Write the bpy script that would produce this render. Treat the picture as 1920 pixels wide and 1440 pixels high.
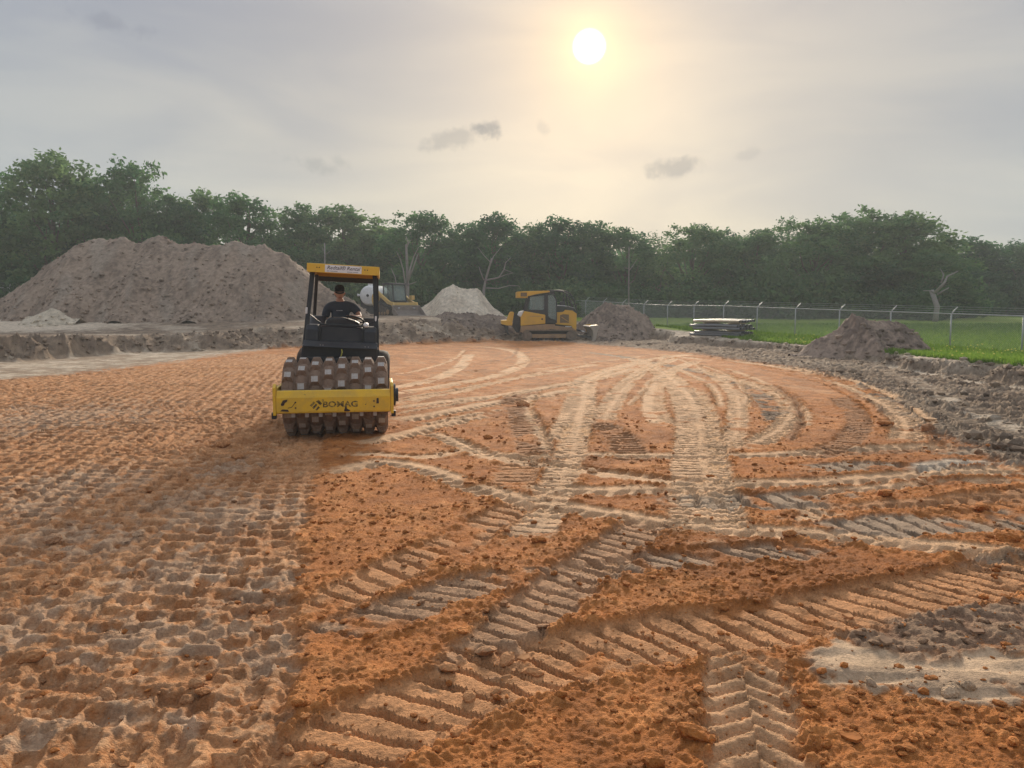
import bpy, bmesh, math, random
import numpy as np
from mathutils import Vector, Matrix, Euler

R = math.radians
for o in list(bpy.data.objects):
    bpy.data.objects.remove(o, do_unlink=True)
SC = bpy.context.scene
COL = SC.collection

# ------------------------------------------------------------------ camera
FPX, CX, CY = 1450.0, 960.0, 720.0          # focal length and centre of the photograph, in its pixels
PITCH = R(5.5)
CAMH = 1.75
cam_d = bpy.data.cameras.new('camera')
cam = bpy.data.objects.new('camera', cam_d)
COL.objects.link(cam)
cam.location = (0, 0, CAMH)
cam.rotation_euler = (R(90) - PITCH, 0, 0)
cam_d.sensor_width = 36.0
cam_d.lens = 36.0 * FPX / 1920.0
cam_d.clip_start = 0.05
cam_d.clip_end = 6000
SC.camera = cam

# ------------------------------------------------------------------ light
SUN_EL, SUN_AZ = R(18.0), R(5.5)             # azimuth measured from +Y towards +X
SUN_DIR = Vector((math.sin(SUN_AZ)*math.cos(SUN_EL), math.cos(SUN_AZ)*math.cos(SUN_EL), math.sin(SUN_EL)))
sun_d = bpy.data.lights.new('sun', 'SUN')
sun_d.energy = 4.2
sun_d.angle = R(12)
sun_d.color = (1.0, 0.86, 0.68)
sun = bpy.data.objects.new('sun', sun_d)
COL.objects.link(sun)
sun.rotation_euler = SUN_DIR.to_track_quat('Z', 'Y').to_euler()
sun.location = SUN_DIR * 80

SC.view_settings.view_transform = 'Standard'
SC.view_settings.look = 'None'
SC.view_settings.exposure = 0.48
SC.view_settings.gamma = 1.0
SC.view_settings.use_curve_mapping = False
SC.cycles.max_bounces = 5
SC.cycles.diffuse_bounces = 2
SC.cycles.glossy_bounces = 2
SC.cycles.transparent_max_bounces = 8

world = bpy.data.worlds.new('World')
SC.world = world
world.use_nodes = True


def build_world():
    nt = world.node_tree
    nt.nodes.clear()
    N, L = nt.nodes.new, nt.links.new
    out = N('ShaderNodeOutputWorld')
    tc = N('ShaderNodeTexCoord')
    nrm = N('ShaderNodeVectorMath'); nrm.operation = 'NORMALIZE'
    L(tc.outputs['Generated'], nrm.inputs[0])
    d = nrm.outputs[0]

    def math_(op, a, b=None, c=None, clamp=False):
        n = N('ShaderNodeMath'); n.operation = op; n.use_clamp = clamp
        for i, v in enumerate((a, b, c)):
            if v is None: continue
            if isinstance(v, (int, float)): n.inputs[i].default_value = v
            else: L(v, n.inputs[i])
        return n.outputs[0]

    def mixc(f, a, b, mode='MIX'):
        n = N('ShaderNodeMix'); n.data_type = 'RGBA'; n.blend_type = mode; n.clamp_factor = True
        if isinstance(f, (int, float)): n.inputs[0].default_value = f
        else: L(f, n.inputs[0])
        for i, v in ((6, a), (7, b)):
            if isinstance(v, tuple): n.inputs[i].default_value = v + (1,)
            else: L(v, n.inputs[i])
        return n.outputs[2]

    def ang(vec):
        n = N('ShaderNodeVectorMath'); n.operation = 'DOT_PRODUCT'
        L(d, n.inputs[0]); n.inputs[1].default_value = vec
        return math_('MULTIPLY', math_('ARCCOSINE', math_('MINIMUM', n.outputs['Value'], 1.0)), 180/math.pi)

    def sm(v, a, b):
        n = N('ShaderNodeMapRange'); n.interpolation_type = 'SMOOTHSTEP'
        L(v, n.inputs[0]); n.inputs[1].default_value = a; n.inputs[2].default_value = b
        return n.outputs[0]

    sky = N('ShaderNodeTexSky')
    sky.sky_type = 'NISHITA'
    sky.sun_disc = False
    sky.sun_elevation = SUN_EL
    sky.sun_rotation = SUN_AZ
    sky.air_density = 1.0
    sky.dust_density = 4.0
    skyc = mixc(1.0, sky.outputs[0], (0.030, 0.030, 0.030), 'MULTIPLY')

    sep = N('ShaderNodeSeparateXYZ'); L(d, sep.inputs[0])
    z = math_('MAXIMUM', sep.outputs['Z'], 0.0)
    # thin high overcast: greenish grey low down, mauve grey higher
    rp = N('ShaderNodeValToRGB'); L(z, rp.inputs[0])
    e = rp.color_ramp.elements
    e[0].position = 0.0; e[0].color = (0.56, 0.55, 0.48, 1)
    e[1].position = 1.0; e[1].color = (0.86, 0.83, 0.82, 1)
    for p, c in ((0.10, (0.53, 0.52, 0.47)), (0.20, (0.47, 0.46, 0.44)), (0.33, (0.43, 0.42, 0.43)), (0.6, (0.66, 0.64, 0.64))):
        x = e.new(p); x.color = c + (1,)
    # streaky veil
    mp = N('ShaderNodeMapping'); L(d, mp.inputs[0]); mp.inputs['Scale'].default_value = (1.0, 1.0, 4.2)
    mp.inputs['Rotation'].default_value = (0, R(6), 0)
    nz = N('ShaderNodeTexNoise'); L(mp.outputs[0], nz.inputs['Vector'])
    nz.inputs['Scale'].default_value = 2.6; nz.inputs['Detail'].default_value = 4; nz.inputs['Roughness'].default_value = 0.52
    nz.inputs['Distortion'].default_value = 0.5
    veil = mixc(sm(nz.outputs['Fac'], 0.32, 0.68), (0.82, 0.85, 0.91), (1.13, 1.10, 1.03))
    base = mixc(1.0, rp.outputs[0], veil, 'MULTIPLY')
    base = mixc(0.82, skyc, base)
    # the sun behind the haze: aureole and disc
    a = ang(SUN_DIR)
    base = mixc(1.0, base, mixc(sm(a, 12, 45), (0.79, 0.80, 0.82), (0.73, 0.80, 0.895)), 'MULTIPLY')
    tight = math_('MULTIPLY', math_('POWER', 2.718, math_('MULTIPLY', a, -1/1.5)), 0.50)
    disc = math_('SUBTRACT', 1.0, sm(a, 0.62, 1.22))
    g1 = mixc(1.0, (1.0, 0.66, 0.30), N('ShaderNodeCombineColor').outputs[0], 'MULTIPLY')
    def scale(col, f):
        n = N('ShaderNodeVectorMath'); n.operation = 'SCALE'
        n.inputs[0].default_value = col; L(f, n.inputs['Scale'])
        return n.outputs[0]
    def addv(p, q):
        n = N('ShaderNodeVectorMath'); n.operation = 'ADD'; L(p, n.inputs[0]); L(q, n.inputs[1])
        return n.outputs[0]
    halo = math_('POWER', 2.718, math_('MULTIPLY', a, -1/6.0))
    c = mixc(1.0, base, mixc(halo, (1.0, 1.0, 1.0), (1.30, 1.10, 0.84)), 'MULTIPLY')
    c = addv(c, scale((1.0, 0.72, 0.30), tight))
    c = addv(c, scale((3.5, 3.2, 2.5), disc))
    # small dark ragged clouds low over the trees
    nz2 = N('ShaderNodeTexNoise'); L(d, nz2.inputs['Vector'])
    nz2.inputs['Scale'].default_value = 22; nz2.inputs['Detail'].default_value = 5; nz2.inputs['Roughness'].default_value = 0.62
    nf = math_('SUBTRACT', nz2.outputs['Fac'], 0.5)
    def cloud(px, py, wd, hd, tilt, dens):
        v = Vector(((px-CX)/FPX, math.cos(PITCH)+(CY-py)/FPX*math.sin(PITCH), -math.sin(PITCH)+(CY-py)/FPX*math.cos(PITCH))).normalized()
        rt = Vector((v.y, -v.x, 0)).normalized(); up = rt.cross(v)
        rt2 = rt*math.cos(tilt)+up*math.sin(tilt); up2 = up*math.cos(tilt)-rt*math.sin(tilt)
        def dot(vec):
            n = N('ShaderNodeVectorMath'); n.operation = 'DOT_PRODUCT'
            s = N('ShaderNodeVectorMath'); s.operation = 'SUBTRACT'; L(d, s.inputs[0]); s.inputs[1].default_value = v
            L(s.outputs[0], n.inputs[0]); n.inputs[1].default_value = vec
            return n.outputs['Value']
        x = math_('DIVIDE', dot(rt2), R(wd)); y = math_('DIVIDE', dot(up2), R(hd)); f = math_('DIVIDE', dot(v), 0.2)
        r = math_('SQRT', math_('ADD', math_('ADD', math_('MULTIPLY', x, x), math_('MULTIPLY', y, y)), math_('MULTIPLY', f, f)))
        r = math_('ADD', r, math_('MULTIPLY', nf, -4.2))
        return math_('MULTIPLY', math_('SUBTRACT', 1.0, sm(r, 0.1, 1.05)), dens)
    m = cloud(905, 238, 1.7, 0.75, R(8), 0.75)
    for args in ((858, 256, 2.2, 0.7, R(14), 0.42), (1280, 312, 2.2, 0.7, R(4), 0.5), (1020, 236, 0.9, 0.8, R(-30), 0.22),
                 (600, 312, 2.4, 0.6, R(-12), 0.30), (640, 305, 1.2, 0.6, R(-25), 0.25), (210, 45, 2.6, 0.7, R(-6), 0.25), (1400, 290, 0.9, 0.4, 0.3, 0.2)):
        m = math_('MAXIMUM', m, cloud(*args))
    c = mixc(m, c, mixc(1.0, c, (0.40, 0.44, 0.53), 'MULTIPLY'))
    bg = N('ShaderNodeBackground'); L(c, bg.inputs[0]); bg.inputs[1].default_value = 1.0
    L(bg.outputs[0], out.inputs[0])
    for n in list(nt.nodes):
        if n.type == 'COMBINE_COLOR': nt.nodes.remove(n)


build_world()

# ------------------------------------------------------------------ helpers
CP, SP = math.cos(PITCH), math.sin(PITCH)


def ray(px, py):
    a, b = (px-CX)/FPX, (CY-py)/FPX
    return Vector((a, CP+b*SP, -SP+b*CP))


def P(px, py, z=0.0):
    """world point where the sight line through a photo pixel meets height z"""
    r = ray(px, py)
    t = (z-CAMH)/r.z
    return (r.x*t, r.y*t)


def at(px, py, Y):
    """world point on that sight line at distance Y"""
    r = ray(px, py)
    t = Y/r.y
    return Vector((r.x*t, Y, CAMH+r.z*t))


_rng = np.random.RandomState(7)
_G = _rng.uniform(0, 2*np.pi, 4096)
_GX, _GY = np.cos(_G).astype(np.float32), np.sin(_G).astype(np.float32)


def _h(i, j, seed):
    h = (i*374761393 + j*668265263 + seed*974711) & 0xffffffff
    h = ((h ^ (h >> 13))*1274126177) & 0xffffffff
    return h ^ (h >> 16)


def hash01(i, j, seed=0):
    return ((_h(i, j, seed) & 0xffff)/65535.0)


def pn(x, y, seed=0):
    """gradient noise, about -0.7..0.7"""
    xi = np.floor(x); yi = np.floor(y)
    fx = (x-xi).astype(np.float32); fy = (y-yi).astype(np.float32)
    xi = xi.astype(np.int64); yi = yi.astype(np.int64)
    u = fx*fx*fx*(fx*(fx*6-15)+10); v = fy*fy*fy*(fy*(fy*6-15)+10)
    def g(a, b):
        k = _h(xi+a, yi+b, seed) & 4095
        return _GX[k]*(fx-a)+_GY[k]*(fy-b)
    p = g(0, 0); q = g(1, 0); r = g(0, 1); s = g(1, 1)
    p = p+u*(q-p); r = r+u*(s-r)
    return (p+v*(r-p))*1.4


def fbm(x, y, octaves=4, seed=0, gain=0.5, lac=2.07):
    t = 0; a = 1.0
    for k in range(octaves):
        t = t+a*pn(x, y, seed+k*17)
        x = x*lac+3.7; y = y*lac-1.3; a *= gain
    return t


def sst(a, b, x):
    t = np.clip((x-a)/(b-a), 0, 1)
    return t*t*(3-2*t)


def inpoly(x, y, poly):
    c = np.zeros(x.shape, bool)
    n = len(poly)
    for i in range(n):
        x0, y0 = poly[i]; x1, y1 = poly[(i+1) % n]
        if y0 == y1: continue
        m = ((y0 > y) != (y1 > y)) & (x < (x1-x0)*(y-y0)/(y1-y0)+x0)
        c ^= m
    return c


def edge_dist(x, y, poly):
    """signed distance to a closed outline, positive inside"""
    best = np.full(x.shape, 1e9, np.float64)
    n = len(poly)
    for i in range(n):
        x0, y0 = poly[i]; x1, y1 = poly[(i+1) % n]
        dx, dy = x1-x0, y1-y0
        l2 = dx*dx+dy*dy+1e-9
        t = np.clip(((x-x0)*dx+(y-y0)*dy)/l2, 0, 1)
        best = np.minimum(best, (x-x0-t*dx)**2+(y-y0-t*dy)**2)
    return np.where(inpoly(x, y, poly), 1, -1)*np.sqrt(best)


# ---- materials
MATS = {}


def new_mat(name):
    m = bpy.data.materials.new(name); m.use_nodes = True
    nt = m.node_tree
    return m, nt, nt.nodes['Principled BSDF']


def nd(nt, typ, **kw):
    n = nt.nodes.new(typ)
    for k, v in kw.items(): setattr(n, k, v)
    return n


def paint(name, col, rough=0.55, metal=0.0, dirt=None, dirt_amt=0.5, dirt_scale=6.0, spec=0.3, bump=0.0, bump_scale=40, chip=None):
    """base colour broken up by a grime pattern of its own, optional paint chips"""
    m, nt, b = new_mat(name)
    L = nt.links.new
    b.inputs['Roughness'].default_value = rough
    b.inputs['Metallic'].default_value = metal
    b.inputs['Specular IOR Level'].default_value = spec
    tc = nd(nt, 'ShaderNodeTexCoord')
    src = tc.outputs['Object']
    nz = nd(nt, 'ShaderNodeTexNoise'); L(src, nz.inputs['Vector'])
    nz.inputs['Scale'].default_value = dirt_scale; nz.inputs['Detail'].default_value = 7; nz.inputs['Roughness'].default_value = 0.65
    mr = nd(nt, 'ShaderNodeMapRange'); L(nz.outputs['Fac'], mr.inputs[0])
    mr.inputs[1].default_value = 0.42; mr.inputs[2].default_value = 0.72; mr.inputs[4].default_value = dirt_amt
    mx = nd(nt, 'ShaderNodeMix', data_type='RGBA'); L(mr.outputs[0], mx.inputs[0])
    mx.inputs[6].default_value = tuple(col)+(1,)
    mx.inputs[7].default_value = tuple(dirt or [c*0.6 for c in col])+(1,)
    colout = mx.outputs[2]
    if chip:
        n2 = nd(nt, 'ShaderNodeTexNoise'); L(src, n2.inputs['Vector'])
        n2.inputs['Scale'].default_value = chip[1]; n2.inputs['Detail'].default_value = 5; n2.inputs['Roughness'].default_value = 0.7
        m2 = nd(nt, 'ShaderNodeMapRange'); L(n2.outputs['Fac'], m2.inputs[0])
        m2.inputs[1].default_value = chip[2]; m2.inputs[2].default_value = chip[2]+0.02
        x2 = nd(nt, 'ShaderNodeMix', data_type='RGBA'); L(m2.outputs[0], x2.inputs[0]); L(colout, x2.inputs[6])
        x2.inputs[7].default_value = tuple(chip[0])+(1,)
        colout = x2.outputs[2]
    L(colout, b.inputs['Base Color'])
    if bump:
        n3 = nd(nt, 'ShaderNodeTexNoise'); L(src, n3.inputs['Vector']); n3.inputs['Scale'].default_value = bump_scale
        n3.inputs['Detail'].default_value = 6
        bp = nd(nt, 'ShaderNodeBump'); L(n3.outputs['Fac'], bp.inputs['Height']); bp.inputs['Strength'].default_value = bump
        bp.inputs['Distance'].default_value = 0.05
        L(bp.outputs[0], b.inputs['Normal'])
    MATS[name] = m
    return m


# ---- mesh builder
class MB:
    def __init__(self):
        self.v = []; self.f = []; self.mi = []
        self.cur = 0

    def add(self, vs, fs):
        o = len(self.v)
        self.v += [tuple(p) for p in vs]
        self.f += [tuple(i+o for i in f) for f in fs]
        self.mi += [self.cur]*len(fs)
        return self

    def box(self, lo, hi):
        x0, y0, z0 = lo; x1, y1, z1 = hi
        return self.add([(x0, y0, z0), (x1, y0, z0), (x1, y1, z0), (x0, y1, z0), (x0, y0, z1), (x1, y0, z1), (x1, y1, z1), (x0, y1, z1)],
                        [(0, 3, 2, 1), (4, 5, 6, 7), (0, 1, 5, 4), (1, 2, 6, 5), (2, 3, 7, 6), (3, 0, 4, 7)])

    def prism(self, poly, a0, a1, plane='xz'):
        """outline in a plane, pushed along the third axis from a0 to a1"""
        def pt(p, a):
            if plane == 'xz': return (p[0], a, p[1])
            if plane == 'yz': return (a, p[0], p[1])
            return (p[0], p[1], a)
        n = len(poly)
        vs = [pt(p, a0) for p in poly]+[pt(p, a1) for p in poly]
        fs = [tuple(range(n)), tuple(range(2*n-1, n-1, -1))]
        fs += [(i, i+n, (i+1) % n+n, (i+1) % n) for i in range(n)]
        return self.add(vs, fs)

    def tube(self, pts, rad, n=8, square=False, caps=True):
        pts = [Vector(p) for p in pts]
        if isinstance(rad, (int, float)): rad = [rad]*len(pts)
        rings = []
        up = None
        for i, p in enumerate(pts):
            t = (pts[min(i+1, len(pts)-1)]-pts[max(i-1, 0)]).normalized()
            if up is None:
                up = Vector((0, 0, 1)) if abs(t.z) < 0.9 else Vector((1, 0, 0))
            s = t.cross(up)
            if s.length < 1e-6: s = t.orthogonal()
            s.normalize(); up = s.cross(t).normalized()
            off = math.pi/4 if square else 0
            rings.append([p+(s*math.cos(2*math.pi*k/n+off)+up*math.sin(2*math.pi*k/n+off))*rad[i] for k in range(n)])
        vs = [q for r in rings for q in r]
        fs = []
        for i in range(len(pts)-1):
            for k in range(n):
                a = i*n+k; b = i*n+(k+1) % n
                fs.append((a, b, b+n, a+n))
        if caps:
            fs.append(tuple(range(n-1, -1, -1))); fs.append(tuple(range(len(vs)-n, len(vs))))
        return self.add(vs, fs)

    def lathe(self, prof, n=32, axis='x', c=(0, 0, 0)):
        """prof: (along, radius) pairs"""
        vs = []
        for a, r in prof:
            for k in range(n):
                t = 2*math.pi*k/n
                p, q = r*math.cos(t), r*math.sin(t)
                vs.append({'x': (c[0]+a, c[1]+p, c[2]+q), 'y': (c[0]+p, c[1]+a, c[2]+q), 'z': (c[0]+p, c[1]+q, c[2]+a)}[axis])
        fs = []
        for i in range(len(prof)-1):
            for k in range(n):
                a = i*n+k; b = i*n+(k+1) % n
                fs.append((a, b, b+n, a+n))
        fs.append(tuple(range(n-1, -1, -1))); fs.append(tuple(range(len(vs)-n, len(vs))))
        return self.add(vs, fs)

    def xf(self, M):
        self.v = [tuple(M @ Vector(p)) for p in self.v]
        return self

    def build(self, name, mats, parent=None, smooth=False, bevel=0.0, recalc=True):
        me = bpy.data.meshes.new(name)
        me.from_pydata(self.v, [], self.f)
        if not isinstance(mats, (list, tuple)): mats = [mats]
        for m in mats: me.materials.append(MATS[m] if isinstance(m, str) else m)
        if len(mats) > 1: me.polygons.foreach_set('material_index', self.mi)
        if recalc:
            bm = bmesh.new(); bm.from_mesh(me)
            bmesh.ops.recalc_face_normals(bm, faces=bm.faces[:])
            bm.to_mesh(me); bm.free()
        if smooth: me.polygons.foreach_set('use_smooth', [True]*len(me.polygons))
        o = bpy.data.objects.new(name, me)
        COL.objects.link(o)
        if parent is not None: o.parent = parent
        if bevel:
            b = o.modifiers.new('bevel', 'BEVEL'); b.width = bevel; b.segments = 2; b.limit_method = 'ANGLE'; b.angle_limit = R(35)
        return o


def np_mesh(name, verts, faces, mats, smooth=False, parent=None):
    """fast mesh from arrays: verts (n,3), faces (m,k)"""
    me = bpy.data.meshes.new(name)
    verts = np.ascontiguousarray(verts, np.float32); faces = np.ascontiguousarray(faces, np.int32)
    k = faces.shape[1]
    me.vertices.add(len(verts)); me.vertices.foreach_set('co', verts.ravel())
    me.loops.add(faces.size); me.loops.foreach_set('vertex_index', faces.ravel())
    me.polygons.add(len(faces)); me.polygons.foreach_set('loop_start', np.arange(0, faces.size, k, dtype=np.int32))
    me.polygons.foreach_set('use_smooth', np.full(len(faces), smooth))
    for m in (mats if isinstance(mats, (list, tuple)) else [mats]): me.materials.append(MATS[m])
    me.update(calc_edges=True)
    o = bpy.data.objects.new(name, me); COL.objects.link(o)
    if parent is not None: o.parent = parent
    return o


def set_color(me, name, rgb):
    a = me.attributes.new(name, 'FLOAT_COLOR', 'POINT')
    c = np.ones((len(rgb), 4), np.float32); c[:, :3] = rgb
    a.data.foreach_set('color', c.ravel())


def tag(o, label=None, cat=None, group=None, kind=None):
    if label: o['label'] = label
    if cat: o['category'] = cat
    if group: o['group'] = group
    if kind: o['kind'] = kind
    return o


def empty(name, loc=(0, 0, 0), rot=(0, 0, 0), label=None, cat=None, group=None):
    o = bpy.data.objects.new(name, None); COL.objects.link(o)
    o.location = loc; o.rotation_euler = rot; o.empty_display_size = 0.3
    return tag(o, label, cat, group)


def copy_tree(o, parent=None):
    c = o.copy(); COL.objects.link(c)
    if parent is not None: c.parent = parent
    for ch in o.children: copy_tree(ch, c)
    return c

# ------------------------------------------------------------------ terrain
def terrain(x, y):
    """broad ground form: sunken pad, cut bank on the right, rising ground behind and to the left"""
    x = np.asarray(x, np.float64); y = np.asarray(y, np.float64)
    left = np.interp(y, [0, 20, 26, 31, 36, 39, 42, 46, 60, 90, 400, 5000], [.80, .85, .88, .70, .66, .88, 1.14, 1.34, 1.45, 1.4, 1.4, 1.4])
    xr = np.interp(y, [-40, 0, 18, 23, 29, 34, 38, 42, 46], [12.2, 12.1, 11.75, 11.8, 12.0, 11.0, 9.3, 8.2, 8.0])
    lip = np.interp(y, [0, 17, 22, 29, 36, 42, 46, 58, 75, 400, 5000], [.42, .44, .32, .27, .29, .38, .60, 1.08, 1.2, 1.3, 1.3])
    fnc = np.interp(y, [0, 17, 27, 30, 38, 48, 58, 75, 400, 5000], [.30, .25, .22, .30, .51, .80, 1.08, 1.2, 1.3, 1.3])
    right = lip+(fnc-lip)*sst(0.8, 3.6, x-xr)
    e = left+(right-left)*sst(-8, 9, x)
    w1 = 0.55*pn(x*0.33, y*0.33, 9)+0.35*pn(x*0.8, y*0.8, 3)+0.16*pn(x*1.9, y*1.9, 5)
    br = sst(0, 0.85, x-xr+w1*1.3)
    yf = np.interp(x, [-60, -19, -16.6, -15.4, -13, -8, -1, 4, 9], [20, 24.5, 26, 30, 32.6, 34.5, 41.5, 43.8, 45.0])
    wf = np.interp(x, [-60, -19, -16.6, -14.5, -8, 0, 6, 9], [2.2, 2.4, 3.0, 5.0, 6.5, 8.0, 5.0, 3.5])
    bf = sst(0, 1, (y-yf+w1*3.0)/wf)
    xl = np.interp(y, [-40, 0, 24, 30], [-22, -21, -17.6, -16.0])
    bl = sst(0, 1.0, xl-x+w1)
    k = np.maximum(np.maximum(br, bf), bl)
    return e*k, k, br


# one sheet: fine where it is near, coarser with distance, out to the horizon
ys = [-60, -30, -12, -5, -2, 0]
ys += list(np.arange(0.4, 1.8, 0.1))
y = 1.8
while y < 62:
    ys.append(y); y += max(0.006, 0.0033*y)
while y < 5200:
    ys.append(y); y *= 1.09
ys = np.array(ys)
du = np.arange(-0.70, 0.7001, 0.0021)
ext = (np.linspace(0, 1, 106)[1:])**2.6
NX = len(du)+2*len(ext)
NY = len(ys)
yy = np.maximum(ys, 1.2)
GX = np.empty((NY, NX))
GX[:, len(ext):len(ext)+len(du)] = yy[:, None]*du[None, :]
GX[:, len(ext)+len(du):] = yy[:, None]*0.70+ext[None, :]*(14+1.6*yy[:, None])
GX[:, :len(ext)] = -(yy[:, None]*0.70+ext[None, ::-1]*(14+1.6*yy[:, None]))
GY = np.repeat(ys[:, None], NX, 1)
X = GX.ravel(); Y = GY.ravel()
NV = X.size
Z0, OUT, BR = terrain(X, Y)
near = (Y < 64) & (Y > -6)

# palette of real soil colours (linear)
LOOSE = np.array((0.39, 0.136, 0.033))
LOOSE2 = np.array((0.49, 0.192, 0.056))
PALE = np.array((0.73, 0.460, 0.262))
TAN = np.array((0.53, 0.262, 0.118))
BROWN = np.array((0.38, 0.185, 0.085))
GREY = np.array((0.31, 0.228, 0.158))
DARK = np.array((0.150, 0.104, 0.074))
SAND = np.array((0.56, 0.46, 0.35))
GRASS = np.array((0.165, 0.265, 0.034))


def lerp(a, b, t):
    return a+(b-a)*t


def wpoly(px):
    return [P(*p) for p in px]


# shared noise fields
n_big = np.zeros(NV, np.float32); n_mid = n_big.copy(); n_sm = n_big.copy(); n_xs = n_big.copy(); n_cl = n_big.copy()
xi, yi_ = X[near], Y[near]
n_big[near] = fbm(xi*0.35, yi_*0.35, 3, 11)
n_mid[near] = fbm(xi*1.6, yi_*1.6, 3, 23)
n_sm[near] = fbm(xi*7, yi_*7, 3, 37, 0.6)
n_xs[near] = fbm(xi*27, yi_*27, 2, 53, 0.7)
n_cl[near] = np.abs(fbm(xi*13, yi_*13, 3, 71, 0.6))
wx = X+0.10*n_mid+0.05*n_sm
wy = Y+0.22*n_mid+0.09*n_sm

# loose orange fill as the ground state of the pad
H = 0.030*n_big+0.014*n_mid
Hn = 0.006*n_sm+0.008*n_xs+0.016*(n_cl-0.25)*sst(-0.5, 0.4, n_mid)
COLR = lerp(LOOSE, LOOSE2, np.clip(0.5+0.55*n_mid+0.35*n_sm, 0, 1)[:, None])
COLR = lerp(COLR, LOOSE*0.72, (0.7*sst(0.1, 0.6, n_big-0.5*n_mid+0.3*n_sm))[:, None])
COLR = lerp(COLR, LOOSE2*np.array((1.12, 1.2, 1.35)), (0.6*sst(0.25, 0.7, n_sm+0.6*n_mid-0.3*n_big))[:, None])
packed = sst(-0.25, 0.35, n_big+0.5*n_mid+(Y-14)/16)*np.clip((Y-7)/6, 0, 1)
COLR = lerp(COLR, lerp(TAN, LOOSE2, 0.70), (0.50*packed)[:, None])
stk = np.zeros(NV, np.float32); stk[near] = fbm(xi*1.1+0.2*yi_, yi_*0.75, 4, 611, 0.62)
Hn = Hn+(0.020*stk+0.014*np.abs(n_sm))*np.clip((Y-9)/8, 0, 1)
COLR = lerp(COLR, BROWN*0.85, (sst(0.05, 0.6, stk)*0.55*np.clip((Y-9)/8, 0, 1))[:, None])
COLR = lerp(COLR, PALE*0.92, (sst(0.12, 0.6, -stk)*0.28*np.clip((Y-8)/8, 0, 1))[:, None])
Hn = Hn*(1-0.45*packed)
looseness = 1-0.8*packed

# ---- dark wet mud along the right bank and at the far edge
mud = wpoly([(1050, 640), (1180, 652), (1300, 662), (1420, 680), (1540, 697), (1610, 730), (1665, 762), (1720, 800), (1790, 828), (1835, 850), (1880, 868),
             (2050, 890), (2600, 900), (2600, 600), (1500, 590), (1000, 590), (700, 600), (640, 632), (800, 634), (950, 640)])
dm = edge_dist(wx, wy, mud)
km = sst(-0.35, 0.35, dm+0.35*n_mid+0.3*n_sm)*near
mudc = lerp(DARK, GREY, np.clip(0.35+0.9*n_mid+0.5*n_sm, 0, 1)[:, None])
mudc = lerp(mudc, SAND*0.85, (sst(0.25, 0.7, n_big+0.8*n_sm)*0.28)[:, None])
COLR = lerp(COLR, mudc, km[:, None])
Hn = lerp(Hn, 0.055*n_mid+0.060*n_sm+0.02*n_xs+0.05*(n_cl-0.2), km)
looseness *= (1-km)

# grey patches on the left
for poly, amt in (([(-400, 640), (0, 640), (560, 640), (520, 652), (400, 668), (230, 690), (0, 716), (-400, 740)], 1.0),
                  ([(-400, 745), (0, 737), (250, 716), (330, 722), (200, 745), (0, 768), (-400, 800)], 0.8)):
    k = sst(-0.4, 0.4, edge_dist(wx, wy, wpoly(poly))+0.8*n_sm+0.5*n_mid)*near*amt
    g = lerp(GREY, SAND*0.92, np.clip(0.35+1.2*n_mid+0.6*n_big, 0, 1)[:, None])
    COLR = lerp(COLR, g, k[:, None])
    looseness *= (1-k)

# ---- pad-foot compacted ground on the left
padp = wpoly([(560, 1470), (553, 1250), (566, 1100), (580, 950), (592, 880), (604, 830), (640, 770), (645, 690), (600, 664), (480, 664), (260, 690), (0, 712), (-500, 740), (-2600, 900), (-2600, 1470)])
dpad = edge_dist(X+0.07*n_mid+0.05*n_sm, Y+0.05*n_sm, padp)
kp = sst(-0.05, 0.07, dpad)*near
sel = kp > 0.001
TH = math.atan2(0.22, 1.0)


def padfoot(x, y, th, seed, off=0.0, pu=0.20, ps=0.215):
    u = x*math.cos(th)+y*math.sin(th)+off
    s = -x*math.sin(th)+y*math.cos(th)
    u = u+0.035*pn(x*1.3, y*1.3, seed+1); s = s+0.05*pn(x*1.1+9, y*1.1, seed+2)
    i = np.floor(u/pu).astype(np.int64)
    band = np.floor(u/1.44).astype(np.int64)
    s = s+0.37*ps*(i % 8)+ps*hash01(band, band*0, seed)
    j = np.floor(s/ps).astype(np.int64)
    a = (u-(i+.5)*pu-(hash01(i, j, seed+3)-.5)*0.05)/(0.052+0.012*hash01(i, j, seed+8))
    b = (s-(j+.5)*ps-(hash01(i, j, seed+4)-.5)*0.045)/(0.056+0.02*hash01(i, j, seed+9))
    a = a+0.20*pn(x*11, y*11, seed+20); b = b+0.20*pn(x*11+5, y*11, seed+21)
    m = np.maximum(np.abs(a), np.abs(b))
    hole = sst(1.22, 0.70, m)
    rim = np.exp(-((m-1.5)/0.35)**2)
    d = 0.018+0.030*hash01(i, j, seed+5)
    d = np.where(hash01(i, j, seed+6) < 0.12, 0.008, d)
    h = -d*hole*(1-0.22*b)+0.008*rim*(0.3+1.2*hash01(i, j, seed+7))
    edge = np.abs(u/1.44-band-0.5)*2
    h = h+0.016*sst(0.93, 1.0, edge)*(0.6+pn(x*8, y*8, seed+30))
    return h, hole, hash01(i, j, seed+12)


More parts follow.
